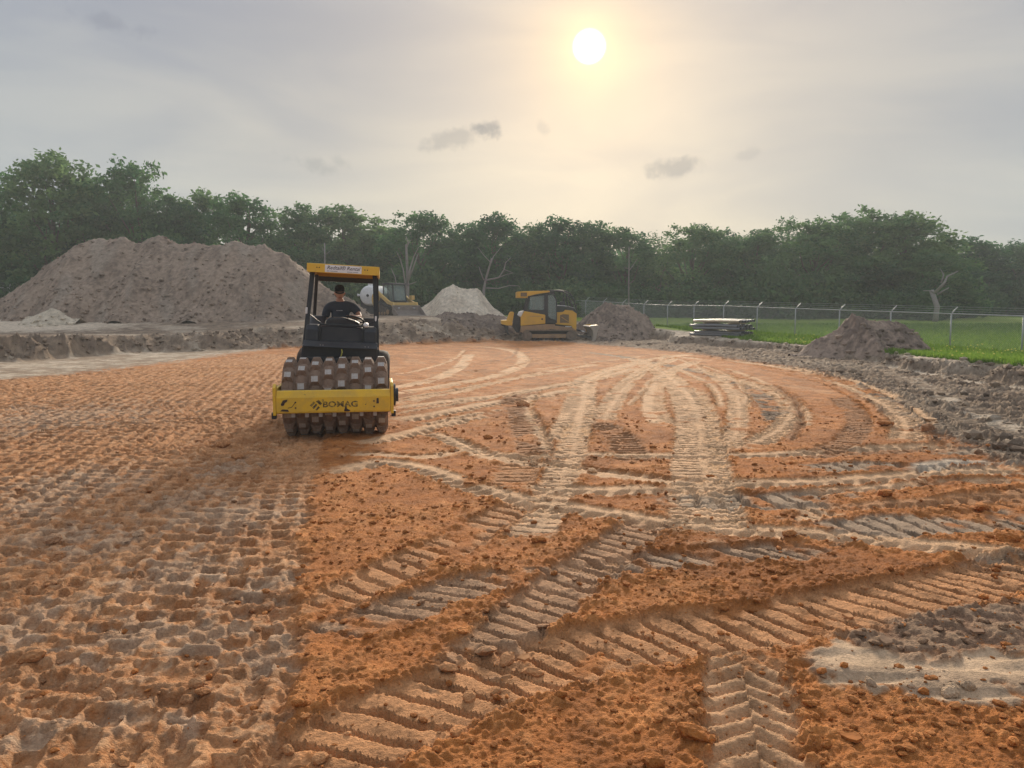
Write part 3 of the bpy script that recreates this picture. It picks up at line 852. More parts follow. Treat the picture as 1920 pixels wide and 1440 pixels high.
def scatter_clods():
    rng = np.random.RandomState(5)
    inview = (np.abs(X) < 0.72*np.maximum(Y, 1.5)+1.2) & (Y > 1.9) & (Y < 13)
    w = np.where(inview, 0.30+looseness*0.8+0.5*(np.abs(H+Hn) > 0.035), 0)*(0.25+np.clip(n_mid+0.5*n_sm+0.35, 0, 2))*np.clip(Y/5, 0.35, 1)*(1-.6*kp)
    cum = np.cumsum(w); pick = np.searchsorted(cum, rng.uniform(0, cum[-1], 8000))
    protos = [ico(s, 0, (1, 1, 0.8), 0.18) for s in range(6)]
    V, F_, C = [], [], []
    n0 = 0
    for i in pick:
        pv, pf = protos[rng.randint(6)]
        s = 0.0045+0.020*rng.rand()**5
        s *= 1+min(Y[i], 14)/28
        a = rng.uniform(0, 6.28); ca, sa = math.cos(a), math.sin(a)
        st = np.array((rng.uniform(.7, 1.5), rng.uniform(.7, 1.2), rng.uniform(.5, 1.0)))*s
        q = pv*st
        q = np.stack([q[:, 0]*ca-q[:, 1]*sa, q[:, 0]*sa+q[:, 1]*ca, q[:, 2]], -1)+np.array((X[i], Y[i], Z[i]+s*0.25))
        V.append(q); F_.append(pf+n0); n0 += len(pv)
        cc = lerp(LOOSE, LOOSE2, rng.rand()) if (rng.rand() < .55 and Y[i] < 10 and X[i] > -2.2) else COLR[i]
        C.append(np.repeat((cc*rng.uniform(.8, 1.25))[None], len(pv), 0))
    o = np_mesh('loose_crumbs', np.concatenate(V), np.concatenate(F_), 'soil', smooth=False)
    set_color(o.data, 'soil', np.concatenate(C))
    tag(o, 'small crumbs of orange and grey soil strewn over the pad', 'soil crumbs', kind='stuff')
    # the bigger lumps one by one
    big = []
    for s in range(5):
        vs, fs = ico(50+s, 1, (1, 0.85, 0.6), 0.16)
        me = bpy.data.meshes.new('clod')
        me.from_pydata([tuple(v) for v in vs], [], [tuple(f) for f in fs])
        me.materials.append(MATS['clod']); big.append(me)
    spots = [(1050, 1308, .035), (860, 1370, .045), (1520, 1320, .03), (1585, 1325, .03), (1530, 1345, .025), (1632, 1284, .028), (1600, 1362, .02), (1010, 1018, .05), (950, 1000, .03),
             (690, 1190, .03), (1225, 1430, .05), (1300, 1380, .05), (1780, 1298, .04), (1815, 1290, .035), (1475, 1300, .03), (1550, 1400, .025), (1860, 1350, .03), (575, 1385, .04),
             (600, 1415, .035), (880, 1300, .04), (910, 1215, .05), (950, 1225, .04), (840, 1245, .05), (1000, 1250, .04), (1020, 1170, .035), (560, 1330, .03), (930, 1290, .03),
             (1700, 1190, .025), (1760, 1180, .03), (1820, 1205, .035), (1640, 1205, .03), (1880, 1185, .03), (1610, 1190, .025), (1730, 1205, .03),
             (980, 760, .12), (915, 820, .06), (1600, 700, .12), (1605, 752, .10), (1660, 800, .1), (1740, 810, .12), (1660, 930, .07), (1840, 950, .08), (1730, 905, .06), (1890, 1010, .07),
             (1110, 885, .06), (1000, 870, .06), (1190, 855, .06), (1270, 1000, .04), (1480, 1010, .05), (420, 835, .10), (445, 855, .07), (520, 845, .06), (330, 905, .07), (100, 1010, .06),
             (260, 1000, .05), (700, 905, .04), (540, 1400, .03), (380, 1290, .04), (370, 1275, .04), (350, 1300, .035), (230, 1420, .03), (60, 1230, .05), (200, 1290, .04), (480, 1330, .03)]
    rr = random.Random(4)
    for px, py, s in spots:
        x, y_ = P(px, py)
        o = bpy.data.objects.new('clod', rr.choice(big)); COL.objects.link(o)
        o.parent = ground
        o.location = (x, y_, gz(x, y_)+s*0.28)
        o.rotation_euler = (rr.uniform(-.3, .3), rr.uniform(-.3, .3), rr.uniform(0, 6.28))
        o.scale = (s*rr.uniform(.8, 1.5), s*rr.uniform(.8, 1.2), s*rr.uniform(.7, 1.1))
        j = int(np.clip(np.searchsorted(ys, y_)-1, 0, NY-2)); i = int(np.clip(np.searchsorted(GX[j], x)-1, 0, NX-2))
        c = COLR[j*NX+i]
        o.color = (float(c[0]), float(c[1]), float(c[2]), 1)
    # thin slabs of dried clay
    r2 = random.Random(8)
    for px, py, s, a in ((1600, 1385, .055, -.7), (1590, 1150, .05, .2), (1830, 1190, .06, .5), (1660, 1205, .06, .9), (985, 1230, .045, .2)):
        x, y_ = P(px, py)
        m = MB()
        n = 7
        out = [(math.cos(6.283*k/n)*r2.uniform(.5, 1.15)*s, math.sin(6.283*k/n)*r2.uniform(.28, .68)*s) for k in range(n)]
        m.prism(out, -.006, .007, 'xy')
        o = m.build('clay_slab', 'clod', ground, bevel=0.002)
        o.location = (x, y_, gz(x, y_)+.016); o.rotation_euler = (r2.uniform(.05, .35), r2.uniform(-.2, .2), a)
        j = int(np.clip(np.searchsorted(ys, y_)-1, 0, NY-2)); i = int(np.clip(np.searchsorted(GX[j], x)-1, 0, NX-2))
        c = COLR[j*NX+i]*.8; o.color = (float(c[0]), float(c[1]), float(c[2]), 1)


def clod_material():
    m, nt, b = new_mat('clod')
    L = nt.links.new
    oi = nd(nt, 'ShaderNodeObjectInfo'); tc = nd(nt, 'ShaderNodeTexCoord')
    n1 = nd(nt, 'ShaderNodeTexNoise'); L(tc.outputs['Object'], n1.inputs['Vector']); n1.inputs['Scale'].default_value = 3; n1.inputs['Detail'].default_value = 5
    mr = nd(nt, 'ShaderNodeMapRange'); L(n1.outputs['Fac'], mr.inputs[0]); mr.inputs[1].default_value = .3; mr.inputs[2].default_value = .7
    mr.inputs[3].default_value = 0.7; mr.inputs[4].default_value = 1.25
    s = nd(nt, 'ShaderNodeVectorMath', operation='SCALE'); L(oi.outputs['Color'], s.inputs[0]); L(mr.outputs[0], s.inputs['Scale'])
    L(s.outputs[0], b.inputs['Base Color']); b.inputs['Roughness'].default_value = .95; b.inputs['Specular IOR Level'].default_value = .15
    bp = nd(nt, 'ShaderNodeBump'); L(n1.outputs['Fac'], bp.inputs['Height']); bp.inputs['Strength'].default_value = .6; bp.inputs['Distance'].default_value = .1
    L(bp.outputs[0], b.inputs['Normal'])
    MATS['clod'] = m


clod_material()
scatter_clods()


# ------------------------------------------------------------------ heaps of earth
def pile(name, label, prof, Yc, wf, wb, ca, cb, amp=1.0, nx=200, ny=90, seed=1, power=1.1, light=None, cat='dirt pile', lumps=1.0):
    pts = [at(px, py, Yc) for px, py in prof]
    xs_ = np.array([p.x for p in pts]); zs_ = np.array([p.z for p in pts])
    gx = np.linspace(xs_[0]-.4, xs_[-1]+.4, nx); gy = np.linspace(Yc-wf, Yc+wb, ny)
    x, y = np.meshgrid(gx, gy); x = x.ravel(); y = y.ravel()
    g = terrain(x, y)[0]
    gc = terrain(x, np.full_like(x, Yc))[0]
    top = np.interp(x+0.25*pn(x*.8, y*.8, seed+2), xs_, zs_)
    h = np.clip(top-gc, 0, None)
    hm = (zs_-terrain(xs_, np.full_like(xs_, Yc))[0]).max()
    wr = np.clip(h/hm, 0.02, 1)**0.75
    sgn = y < Yc
    w = np.where(sgn, wf, wb)*wr*(1+0.18*pn(x*.5, y*.3, seed+3))
    t = np.clip(1-np.abs(y-Yc)/w, 0, 1)
    f = 1-(1-t)**power
    f = np.where(t > 0.85, np.minimum(f, 1-0.25*(1-t)**1.2), f)
    gull = pn(x*1.1+.2*y, y*.35, seed+5)
    lump = fbm(x*1.3, y*1.3, 3, seed+7); small = fbm(x*4.5, y*4.5, 3, seed+9, .6); bil = np.abs(fbm(x*3, y*3, 3, seed+13, .6))
    k = np.clip(h*f*1.6, 0, 1)
    ledge = fbm(x*.45, y*.45, 2, seed+31)
    big = np.clip(hm/2.2, .3, 2)
    z = g+h*f+amp*k*(0.10*big*ledge+0.10*big*gull+0.11*lump+0.06*small+0.17*(bil-.2))-0.06
    ins = (h*f > 0.004).reshape(ny, nx)
    idx = np.arange(nx*ny).reshape(ny, nx)
    keep = ins[:-1, :-1] | ins[1:, :-1] | ins[:-1, 1:] | ins[1:, 1:]
    Fq = np.stack([idx[:-1, :-1], idx[:-1, 1:], idx[1:, 1:], idx[1:, :-1]], -1)[keep]
    used = np.unique(Fq); mp = np.full(nx*ny, -1); mp[used] = np.arange(len(used))
    o = np_mesh(name, np.stack([x, y, z], -1)[used], mp[Fq], 'soil', smooth=True)
    c = lerp(np.array(ca), np.array(cb), np.clip(0.40+0.7*lump+0.7*small+0.6*gull+.5*ledge-.9*(bil-.25), 0, 1)[:, None])
    if light is not None:
        c = lerp(c, np.array(light), (0.6*sst(.1, .6, gull+.6*pn(x*.35, y*.35, seed+21)))[:, None])
    set_color(o.data, 'soil', c[used])
    # lumps that rolled down the slope
    rng = np.random.RandomState(seed)
    fq = (h*f)[used]; wgt = (fq > .02)*(0.3+1.6*np.clip(1-f[used]*1.6, 0, 1)+np.clip(small[used], 0, 1))
    nl = int(110+34*(xs_[-1]-xs_[0])*hm)
    cum = np.cumsum(wgt); pick = used[np.searchsorted(cum, rng.uniform(0, cum[-1], nl))]
    pr_ = [ico(s, 0, (1, 1, .7), .28) for s in range(4)]
    V, Fl, C = [], [], []; n0 = 0
    for i in pick:
        pv, pf = pr_[rng.randint(4)]
        s = lumps*(0.022+.12*rng.rand()**5)
        qv = pv*s*rng.uniform(.7, 1.3, 3)
        V.append(qv+np.array((x[i], y[i], z[i]+s*.2))); Fl.append(pf+n0); n0 += len(pv)
        C.append(np.repeat((c[i]*rng.uniform(.75, 1.2))[None], len(pv), 0))
    lo = np_mesh('rolled_lumps', np.concatenate(V), np.concatenate(Fl), 'soil', parent=o)
    set_color(lo.data, 'soil', np.concatenate(C)); lo['kind'] = 'stuff'
    return tag(o, label, cat)


EARTH_A, EARTH_B = (.335, .250, .188), (.195, .142, .108)
pile('earth_mound', 'huge brown-grey mound of earth behind the pad, in front of the tall trees', [(-70, 590), (0, 556), (50, 528), (100, 490), (135, 462), (168, 445), (198, 448), (238, 443), (270, 455), (305, 443), (338, 455), (365, 453), (395, 459), (415, 456), (440, 452), (468, 460), (492, 458), (530, 472), (560, 490), (590, 520), (625, 548), (665, 570), (705, 592)],
     47, 6.4, 8, EARTH_A, EARTH_B, amp=.62, nx=330, ny=120, seed=400, light=(.35, .285, .225))
pile('sand_pile', 'pale heap of clean sand between the track loader and the bulldozer', [(750, 596), (785, 575), (812, 560), (832, 541), (848, 531), (862, 538), (880, 541), (895, 539), (906, 553), (925, 574), (952, 594), (975, 602)],
     52, 3.6, 3.5, (.66, .57, .45), (.53, .44, .34), amp=.35, nx=150, ny=80, seed=420, lumps=.45, cat='sand pile')
pile('dark_spoil_heap', 'low dark ridge of clods in front of the sand pile', [(785, 612), (815, 592), (840, 582), (862, 586), (890, 587), (915, 592), (940, 592), (965, 598), (1000, 612)],
     47.2, 3.8, 2.5, (.22, .165, .13), (.125, .092, .075), amp=.9, nx=150, ny=70, seed=440)
pile('dozed_spoil_pile', 'dark brown spoil pile just ahead of the bulldozer blade', [(1070, 620), (1100, 592), (1118, 577), (1135, 567), (1158, 570), (1178, 570), (1192, 578), (1212, 594), (1225, 610), (1250, 626)],
     47.5, 4.2, 3, (.30, .225, .175), (.15, .11, .088), amp=.8, nx=150, ny=80, seed=460)
pile('grass_side_spoil_pile', 'brown spoil pile on the grass before the fence at right', [(1500, 660), (1528, 635), (1548, 622), (1575, 605), (1597, 588), (1618, 594), (1640, 598), (1665, 601), (1690, 608), (1715, 624), (1742, 650), (1762, 666)],
     28.6, 2.6, 2.0, (.33, .245, .19), (.17, .125, .10), amp=.55, nx=170, ny=90, seed=480)
pile('blade_spoil', 'small roll of dark mud pushed up against the bulldozer blade', [(1098, 644), (1112, 636), (1125, 630), (1140, 632), (1160, 638), (1180, 646)],
     43.4, 1.6, 1.8, (.22, .165, .13), (.12, .09, .075), amp=.5, nx=70, ny=40, seed=500)
pile('small_sand_heap', 'small pale sand heap at the left foot of the big mound', [(66, 591), (84, 583), (100, 577), (112, 581), (122, 588), (136, 595)],
     40.5, 1.6, 1.5, (.62, .53, .41), (.5, .42, .32), amp=.4, nx=60, ny=40, seed=520, cat='sand pile')


# ------------------------------------------------------------------ vegetation
def leaf_material(name, a, b, trans):
    m, nt, bs = new_mat(name)
    L = nt.links.new
    nt.nodes.remove(bs)
    out = nt.nodes['Material Output']
    at_ = nd(nt, 'ShaderNodeAttribute', attribute_name='tint'); oi = nd(nt, 'ShaderNodeObjectInfo')
    mx = nd(nt, 'ShaderNodeMix', data_type='RGBA'); L(at_.outputs['Fac'], mx.inputs[0])
    mx.inputs[6].default_value = a+(1,); mx.inputs[7].default_value = b+(1,)
    hs = nd(nt, 'ShaderNodeHueSaturation'); L(mx.outputs[2], hs.inputs['Color'])
    mr = nd(nt, 'ShaderNodeMapRange'); L(oi.outputs['Random'], mr.inputs[0]); mr.inputs[3].default_value = .47; mr.inputs[4].default_value = .53
    mv = nd(nt, 'ShaderNodeMapRange'); L(oi.outputs['Random'], mv.inputs[0]); mv.inputs[3].default_value = 1.25; mv.inputs[4].default_value = .8
    L(mr.outputs[0], hs.inputs['Hue']); L(mv.outputs[0], hs.inputs['Value'])
    df = nd(nt, 'ShaderNodeBsdfDiffuse'); tr = nd(nt, 'ShaderNodeBsdfTranslucent'); ms = nd(nt, 'ShaderNodeMixShader')
    L(hs.outputs[0], df.inputs[0]); L(hs.outputs[0], tr.inputs[0])
    ms.inputs[0].default_value = trans
    L(df.outputs[0], ms.inputs[1]); L(tr.outputs[0], ms.inputs[2]); L(ms.outputs[0], out.inputs[0])
    MATS[name] = m


leaf_material('leaf', (.044, .116, .060), (.120, .225, .080), .44)
leaf_material('shrub_leaf', (.045, .105, .052), (.105, .185, .066), .35)
leaf_material('grass_blade', (.120, .225, .026), (.290, .390, .065), .45)
paint('bark', (.13, .105, .085), .95, dirt=(.07, .055, .045), dirt_scale=3, dirt_amt=.9, bump=.5, bump_scale=14)
paint('dead_wood', (.27, .25, .23), .9, dirt=(.19, .17, .15), dirt_scale=2.2, dirt_amt=.8, bump=.4, bump_scale=12)


def leaf_cloud(rng, centers, per, spread, size):
    """quads scattered round clump centres"""
    n = len(centers)*per
    c = np.repeat(centers, per, 0)+rng.normal(0, spread, (n, 3))*np.array((1, 1, .75))
    a = rng.normal(0, 1, (n, 3)); a /= np.linalg.norm(a, axis=1)[:, None]
    b = np.cross(a, rng.normal(0, 1, (n, 3))); b /= np.linalg.norm(b, axis=1)[:, None]
    s = size*rng.uniform(.6, 1.3, (n, 1))
    V = np.stack([c-a*s, c+b*s*.55, c+a*s, c-b*s*.55], 1).reshape(-1, 3)
    Fq = np.arange(n*4).reshape(-1, 4)
    tint = np.clip(np.repeat(rng.rand(len(centers)), per)*.75+rng.rand(n)*.25, 0, 1)
    return V, Fq, np.repeat(tint, 4)


def crown_mesh(name, V, Fq, tint, mat):
    o = np_mesh(name, V, Fq, mat)
    a = o.data.attributes.new('tint', 'FLOAT', 'POINT'); a.data.foreach_set('value', tint.astype(np.float32))
    return o


def make_tree(seed, h, r, low, nlobes, clumps, per, leaf=.175, open_=0.0):
    nlobes += 3; clumps += 2
    """tree of unit placement: trunk with limbs, lobed leafy crown"""
    rng = np.random.RandomState(seed)
    root = empty('broadleaf_tree')
    lob = []
    for i in range(nlobes):
        t = (i+rng.rand())/nlobes
        z = low+(h*.93-low)*t
        prof = math.sin(math.pi*min(1, (t*.70+.20)))**.65
        a = i*2.4+rng.uniform(-.5, .5)
        rad = r*prof*rng.uniform(.35, .85)
        lob.append((math.cos(a)*rad, math.sin(a)*rad, z, r*rng.uniform(.32, .48)*(1-.2*t)))
    lob.append((0, 0, h*.93, r*.30))
    cs = []
    for x, y, z, lr in lob:
        k = clumps
        d = rng.normal(0, 1, (k, 3)); d /= np.linalg.norm(d, axis=1)[:, None]
        d[:, 2] = d[:, 2]*.8+.15
        cs.append(np.array((x, y, z))+d*lr*rng.uniform(.55, 1.08, (k, 1)))
    cs = np.concatenate(cs)
    if open_ > 0: cs = cs[rng.rand(len(cs)) > open_]
    V, Fq, t = leaf_cloud(rng, cs, per, .30, leaf)
    c = crown_mesh('crown', V, Fq, t, 'leaf'); c.parent = root
    m = MB()
    lean = rng.uniform(-.5, .5, 2)
    tr = [(0, 0, -.4), (lean[0]*.2, lean[1]*.2, h*.2), (lean[0]*.6, lean[1]*.6, h*.5), (lean[0], lean[1], h*.82)]
    m.tube(tr, [.26, .20, .13, .04], 8)
    for x, y, z, lr in lob:
        zb = max(h*.14, z-r*.75-rng.uniform(0, 1)); f = min(zb/(h*.82), 1)
        b = Vector((lean[0]*f, lean[1]*f, zb)); e = Vector((x, y, z))
        mid = b.lerp(e, .5)+Vector((rng.uniform(-.3, .3), rng.uniform(-.3, .3), -.15))
        m.tube([b, mid, e], [.085, .055, .018], 5)
    m.build('trunk', 'bark', root, smooth=True)
    return root


protos = [make_tree(11, 11, 4.4, 1.4, 17, 12, 40), make_tree(12, 11, 4.0, 2.0, 15, 12, 40, open_=.15), make_tree(13, 11, 4.8, 1.6, 20, 11, 36),
          make_tree(14, 11, 3.6, 2.6, 14, 11, 36, open_=.3), make_tree(15, 11, 4.3, 1.0, 18, 13, 38), make_tree(16, 11, 3.4, 4.0, 10, 8, 26, leaf=.13, open_=.45)]
proto_used = [False]*len(protos)
rt = random.Random(21)


def place_tree(px, top, Yd, k, width, label, group=None):
    """width: apparent crown width in photo pixels"""
    x = at(px, 590, Yd).x
    g = tz(x, Yd)
    h = at(px, top, Yd).z-g
    o = protos[k] if not proto_used[k] else copy_tree(protos[k])
    proto_used[k] = True
    r0 = (4.4, 4.0, 4.8, 3.6, 4.3, 3.4)[k]
    sx = width/2*Yd/FPX/r0/0.80
    o.location = (x, Yd, g); o.rotation_euler = (0, 0, rt.uniform(0, 6.28)); o.scale = (sx, sx, h/11.0)
    tag(o, label, 'tree', group)


W = 'of the woods'
for a in (
    (-40, 318, 62, 0, 190, 'leafy green tree cut off by the left edge of the picture'),
    (105, 298, 61, 1, 200, 'tallest open-crowned green tree above the left end of the earth mound'),
    (180, 345, 65, 4, 190, 'dense green tree filling the gap between the two tall trees over the mound'),
    (262, 324, 63, 2, 190, 'broad round-topped tall green tree behind the middle of the earth mound'),
    (340, 390, 64, 4, 150, 'lower dark green tree on the right flank of the broad tall tree'),
    (398, 362, 66, 3, 130, 'narrow loose-topped green tree over the right part of the earth mound'),
    (462, 368, 61, 3, 140, 'thin see-through oak-like tree above the right shoulder of the earth mound'),
    (565, 393, 68, 1, 150, 'green tree directly behind and left of the roller canopy'),
    (655, 400, 69, 0, 180, 'wide green tree rising behind the roller canopy'),
    (715, 432, 72, 4, 130, 'small-topped green tree between the roller and the bare broken trunk'),
    (792, 407, 66, 2, 165, 'rounded dense tree just right of the bare broken trunk'),
    (866, 428, 70, 1, 120, 'slim green tree over the left side of the sand pile'),
    (932, 413, 67, 0, 140, 'tufted green tree over the right side of the sand pile'),
    (1000, 432, 70, 4, 130, 'low dense green tree above the bulldozer cab'),
    (1050, 411, 68, 3, 130, 'bumpy-topped green tree above the bulldozer hood'),
    (1108, 425, 70, 1, 130, 'green tree over the spoil pile ahead of the bulldozer'),
    (1168, 436, 69, 0, 130, 'rounded green tree below the sun, over the first fence posts'),
    (1232, 440, 72, 5, 110, 'thin twiggy tree with sky showing through, right of the sun'),
    (1302, 430, 66, 2, 150, 'full green tree above the stack of pipes'),
    (1352, 440, 70, 4, 130, 'dense green tree right behind the pipe stack'),
    (1415, 440, 66, 0, 150, 'rounded green tree right of the pipe stack'),
    (1474, 410, 70, 5, 80, 'sparse feathery treetop sticking up left of the tallest right-hand trees'),
    (1530, 422, 63, 2, 190, 'broad paler green tree with drooping boughs above the right spoil pile'),
    (1610, 404, 66, 4, 190, 'tall dark green tree at the crown of the right-hand woods'),
    (1700, 412, 64, 0, 190, 'tall very dark tree ending the right-hand rise of the woods'),
    (1745, 480, 60, 4, 150, 'low spreading dark green tree behind the pale dead trunk at right'),
    (1822, 452, 74, 1, 150, 'grey-green tree standing back at far right'),
    (1905, 462, 76, 2, 140, 'dark rounded tree at the right edge of the picture'),
    (1985, 455, 74, 0, 150, 'green tree beyond the right edge of the picture, half in view'),
):
    place_tree(*a)
for i in range(20):          # the second rank that closes the gaps
    px = -60+i*105+rt.uniform(-25, 25)
    top = np.interp(px, [0, 300, 520, 900, 1250, 1400, 1600, 1750, 1900], [400, 400, 440, 452, 470, 462, 440, 490, 490])+rt.uniform(-6, 14)
    place_tree(px, top, 78+rt.uniform(0, 6), rt.choice((0, 2, 4)), 170, 'dark green tree of the second rank, mostly hidden behind nearer trees', 'second rank of trees in the woods')


def make_shrub(seed, mat='shrub_leaf'):
    rng = np.random.RandomState(seed)
    root = empty('shrub')
    k = 60
    d = rng.normal(0, 1, (k, 3)); d /= np.linalg.norm(d, axis=1)[:, None]
    d[:, 2] = np.abs(d[:, 2])
    cs = d*np.array((1.5, 1.3, 1.9))*rng.uniform(.45, 1.05, (k, 1))+np.array((0, 0, .15))
    V, Fq, t = leaf_cloud(rng, cs, 34, .26, .13)
    c = crown_mesh('foliage', V, Fq, t, mat); c.parent = root
    m = MB()
    for i in range(0, k, 7): m.tube([(0, 0, -.2), tuple(cs[i]*.5), tuple(cs[i])], [.04, .025, .008], 4)
    m.build('stems', 'bark', root)
    return root


shr = [make_shrub(s) for s in (31, 32, 33)]
su = [False]*3
for i in range(46):
    px = -50+i*45+rt.uniform(-14, 14)
    Yd = np.interp(px, [0, 950, 1100, 1400, 1780, 1830, 2000], [60, 62, 64, 60, 56, 70, 72])+rt.uniform(-1.5, 2.5)
    k = rt.randrange(3)
    o = shr[k] if not su[k] else copy_tree(shr[k]); su[k] = True
    x = at(px, 590, Yd).x
    o.location = (x, Yd, tz(x, Yd)); o.rotation_euler = (0, 0, rt.uniform(0, 6.28))
    s = rt.uniform(.9, 1.7); o.scale = (s*1.1, s*1.1, s*rt.uniform(.8, 1.25))
    tag(o, 'bushy green shrub in the undergrowth at the foot of the woods', 'shrub', 'undergrowth along the edge of the woods')


def far_woods():
    rng = np.random.RandomState(3)
    n = 900
    x = rng.uniform(-75, 85, n); y = rng.uniform(86, 100, n); z = rng.uniform(.3, 6.8, n)+1
    V, Fq, t = leaf_cloud(rng, np.stack([x, y, z], -1), 34, .9, .42)
    o = crown_mesh('deep_woods', V, Fq, t, 'leaf')
    tag(o, 'dark mass of woodland closing the view behind the trees', 'woods', kind='stuff')


far_woods()


def dead_tree(label, px, py_base, Yd, branches, r0):
    """bare tree: branches are pixel polylines at distance Yd, with small depth offsets"""
    rr = random.Random(int(px))
    base = at(px, py_base, Yd)
    g = tz(base.x, Yd)
    root = empty('dead_tree', (base.x, Yd, g), label=label, cat='dead tree')
    for i, (pl, ra, rb) in enumerate(branches):
        pts = []
        for j, (a, b) in enumerate(pl):
            q = at(a, b, Yd)-Vector((base.x, Yd, g))
            q.y += 0 if j == 0 else rr.uniform(-.5, .5)*min(1, j)
            if i == 0 and j == 0: q.z = -.4
            pts.append(q)
        n = len(pts)
        MB().tube(pts, [.75*r0*(ra+(rb-ra)*j/(n-1)) for j in range(n)], 7).build('trunk' if i == 0 else 'branch', 'dead_wood', root, smooth=True)


dead_tree('pale bare trunk broken off at the top, behind the track loader', 763, 590, 57,
          [([(763, 595), (764, 540), (762, 500), (763, 460)], 1.0, .5), ([(763, 462), (767, 455), (761, 443)], .45, .1), ([(764, 460), (769, 450)], .35, .1),
           ([(764, 530), (770, 500), (775, 480), (786, 464)], .55, .15), ([(766, 525), (778, 490), (784, 475)], .5, .12), ([(761, 540), (756, 505), (750, 485), (744, 472)], .4, .1),
           ([(744, 538), (741, 520), (733, 503)], .35, .1), ([(763, 535), (776, 530), (781, 528)], .3, .08)], .21)
dead_tree('spreading silver-grey dead tree behind the right end of the sand pile', 908, 590, 58,
          [([(907, 595), (907, 545), (910, 525), (918, 500), (922, 485)], .8, .35), ([(912, 525), (935, 520), (945, 505), (948, 492), (958, 482)], .45, .1), ([(918, 500), (925, 480), (940, 462)], .35, .07),
           ([(907, 525), (902, 512), (898, 500)], .35, .1), ([(920, 492), (908, 480), (895, 462)], .25, .06), ([(935, 520), (950, 515), (962, 512)], .25, .06), ([(945, 505), (952, 508), (962, 512)], .2, .05), ([(912, 540), (935, 541), (955, 535), (973, 536), (978, 545)], .3, .07)], .2)
dead_tree('slender grey dead tree above the fence right of the bulldozer', 1179, 590, 60,
          [([(1179, 595), (1179, 530), (1178, 495), (1180, 462)], .8, .15), ([(1179, 508), (1188, 498), (1194, 485)], .4, .08), ([(1178, 503), (1170, 502)], .3, .08), ([(1179, 533), (1188, 525)], .3, .06)], .14)
dead_tree('leaning dead stump with pale broken limbs before the right-hand woods', 1752, 610, 53,
          [([(1752, 612), (1753, 575), (1754, 545)], 1.0, .8), ([(1754, 548), (1765, 530), (1780, 518), (1797, 508)], .6, .15), ([(1753, 550), (1745, 545), (1737, 545)], .35, .1), ([(1765, 530), (1772, 515), (1770, 503)], .3, .07), ([(1757, 552), (1775, 540), (1785, 538)], .35, .08)], .26)
dead_tree('straight dead pole-like trunk between the roller canopy and the mound', 607, 590, 62,
          [([(610, 595), (608, 500), (606, 455)], .8, .4), ([(607, 480), (612, 478), (622, 470)], .25, .06), ([(606, 470), (602, 462)], .3, .1)], .16)
dead_tree('thin bare snag rising over the crest of the earth mound', 434, 480, 60,
          [([(434, 590), (434, 470), (433, 432)], .8, .3), ([(434, 450), (440, 440)], .3, .1)], .13)


# grass on the right: blades near the lip, flowers
def grass():
    rng = np.random.RandomState(9)
    n = 95000
    y = 15+rng.rand(n)**1.5*34
    lipx = np.interp(y, [0, 18, 23, 29, 34, 38, 42, 48, 56], [12.9, 12.7, 12.75, 12.9, 12.0, 10.8, 10.5, 9.5, 6])
    x = lipx-.15+rng.rand(n)**1.3*np.clip(y*.75-lipx+3, 2, 30)
    z = terrain(x, y)[0]
    tuft = pn(x*1.5, y*1.5, 77)
    ok = (tuft > -.45) & (terrain(x, y)[2] > .9)
    x, y, z, tuft = x[ok], y[ok], z[ok], tuft[ok]; n = len(x)
    h = (.07+.09*rng.rand(n)+.10*np.clip(tuft, 0, 1))*np.where(np.abs(y-30) < 0, 1, 1)
    w = .010+.0006*y
    a = rng.uniform(0, np.pi, n); lean = rng.normal(0, .35, (n, 2))*h[:, None]
    V = np.stack([np.stack([x-np.cos(a)*w, y-np.sin(a)*w, z-.02], -1), np.stack([x+np.cos(a)*w, y+np.sin(a)*w, z-.02], -1), np.stack([x+lean[:, 0], y+lean[:, 1], z+h], -1)], 1).reshape(-1, 3)
    o = np_mesh('grass', V, np.arange(3*n).reshape(-1, 3), 'grass_blade')
    t = np.repeat(np.clip(rng.rand(n)*.7+.3*tuft, 0, 1), 3)
    at_ = o.data.attributes.new('tint', 'FLOAT', 'POINT'); at_.data.foreach_set('value', t.astype(np.float32))
    tag(o, 'bright green grass growing along the top of the bank', 'grass', kind='stuff')
    paint('petal', (.85, .72, .12), .6)
    pv, pf = ico(3, 0, (1, 1, .6), .1)
    V, Fq = [], []
    k = 0
    r2 = random.Random(2)
    for i in range(80):
        if i < 55: px, py = r2.uniform(1745, 1935), r2.gauss(658, 7)
        else: px, py = r2.choice((r2.gauss(1495, 12), r2.uniform(1430, 1560))), r2.gauss(641, 3)
        q = P(px, py, .36)
        zz = tz(*q)
        if zz < .15: continue
        V.append(pv*r2.uniform(.018, .034)+np.array((q[0], q[1], zz+r2.uniform(.1, .2)))); Fq.append(pf+k); k += len(pv)
    o = np_mesh('wildflowers', np.concatenate(V), np.concatenate(Fq), 'petal')
    tag(o, 'scattered small yellow wildflowers in the grass along the bank', 'wildflowers', kind='stuff')


grass()


# ------------------------------------------------------------------ fence
paint('galvanised', (.36, .38, .37), .5, .3, dirt=(.30, .32, .31), dirt_scale=3)
paint('wire', (.40, .42, .42), .5, .4)


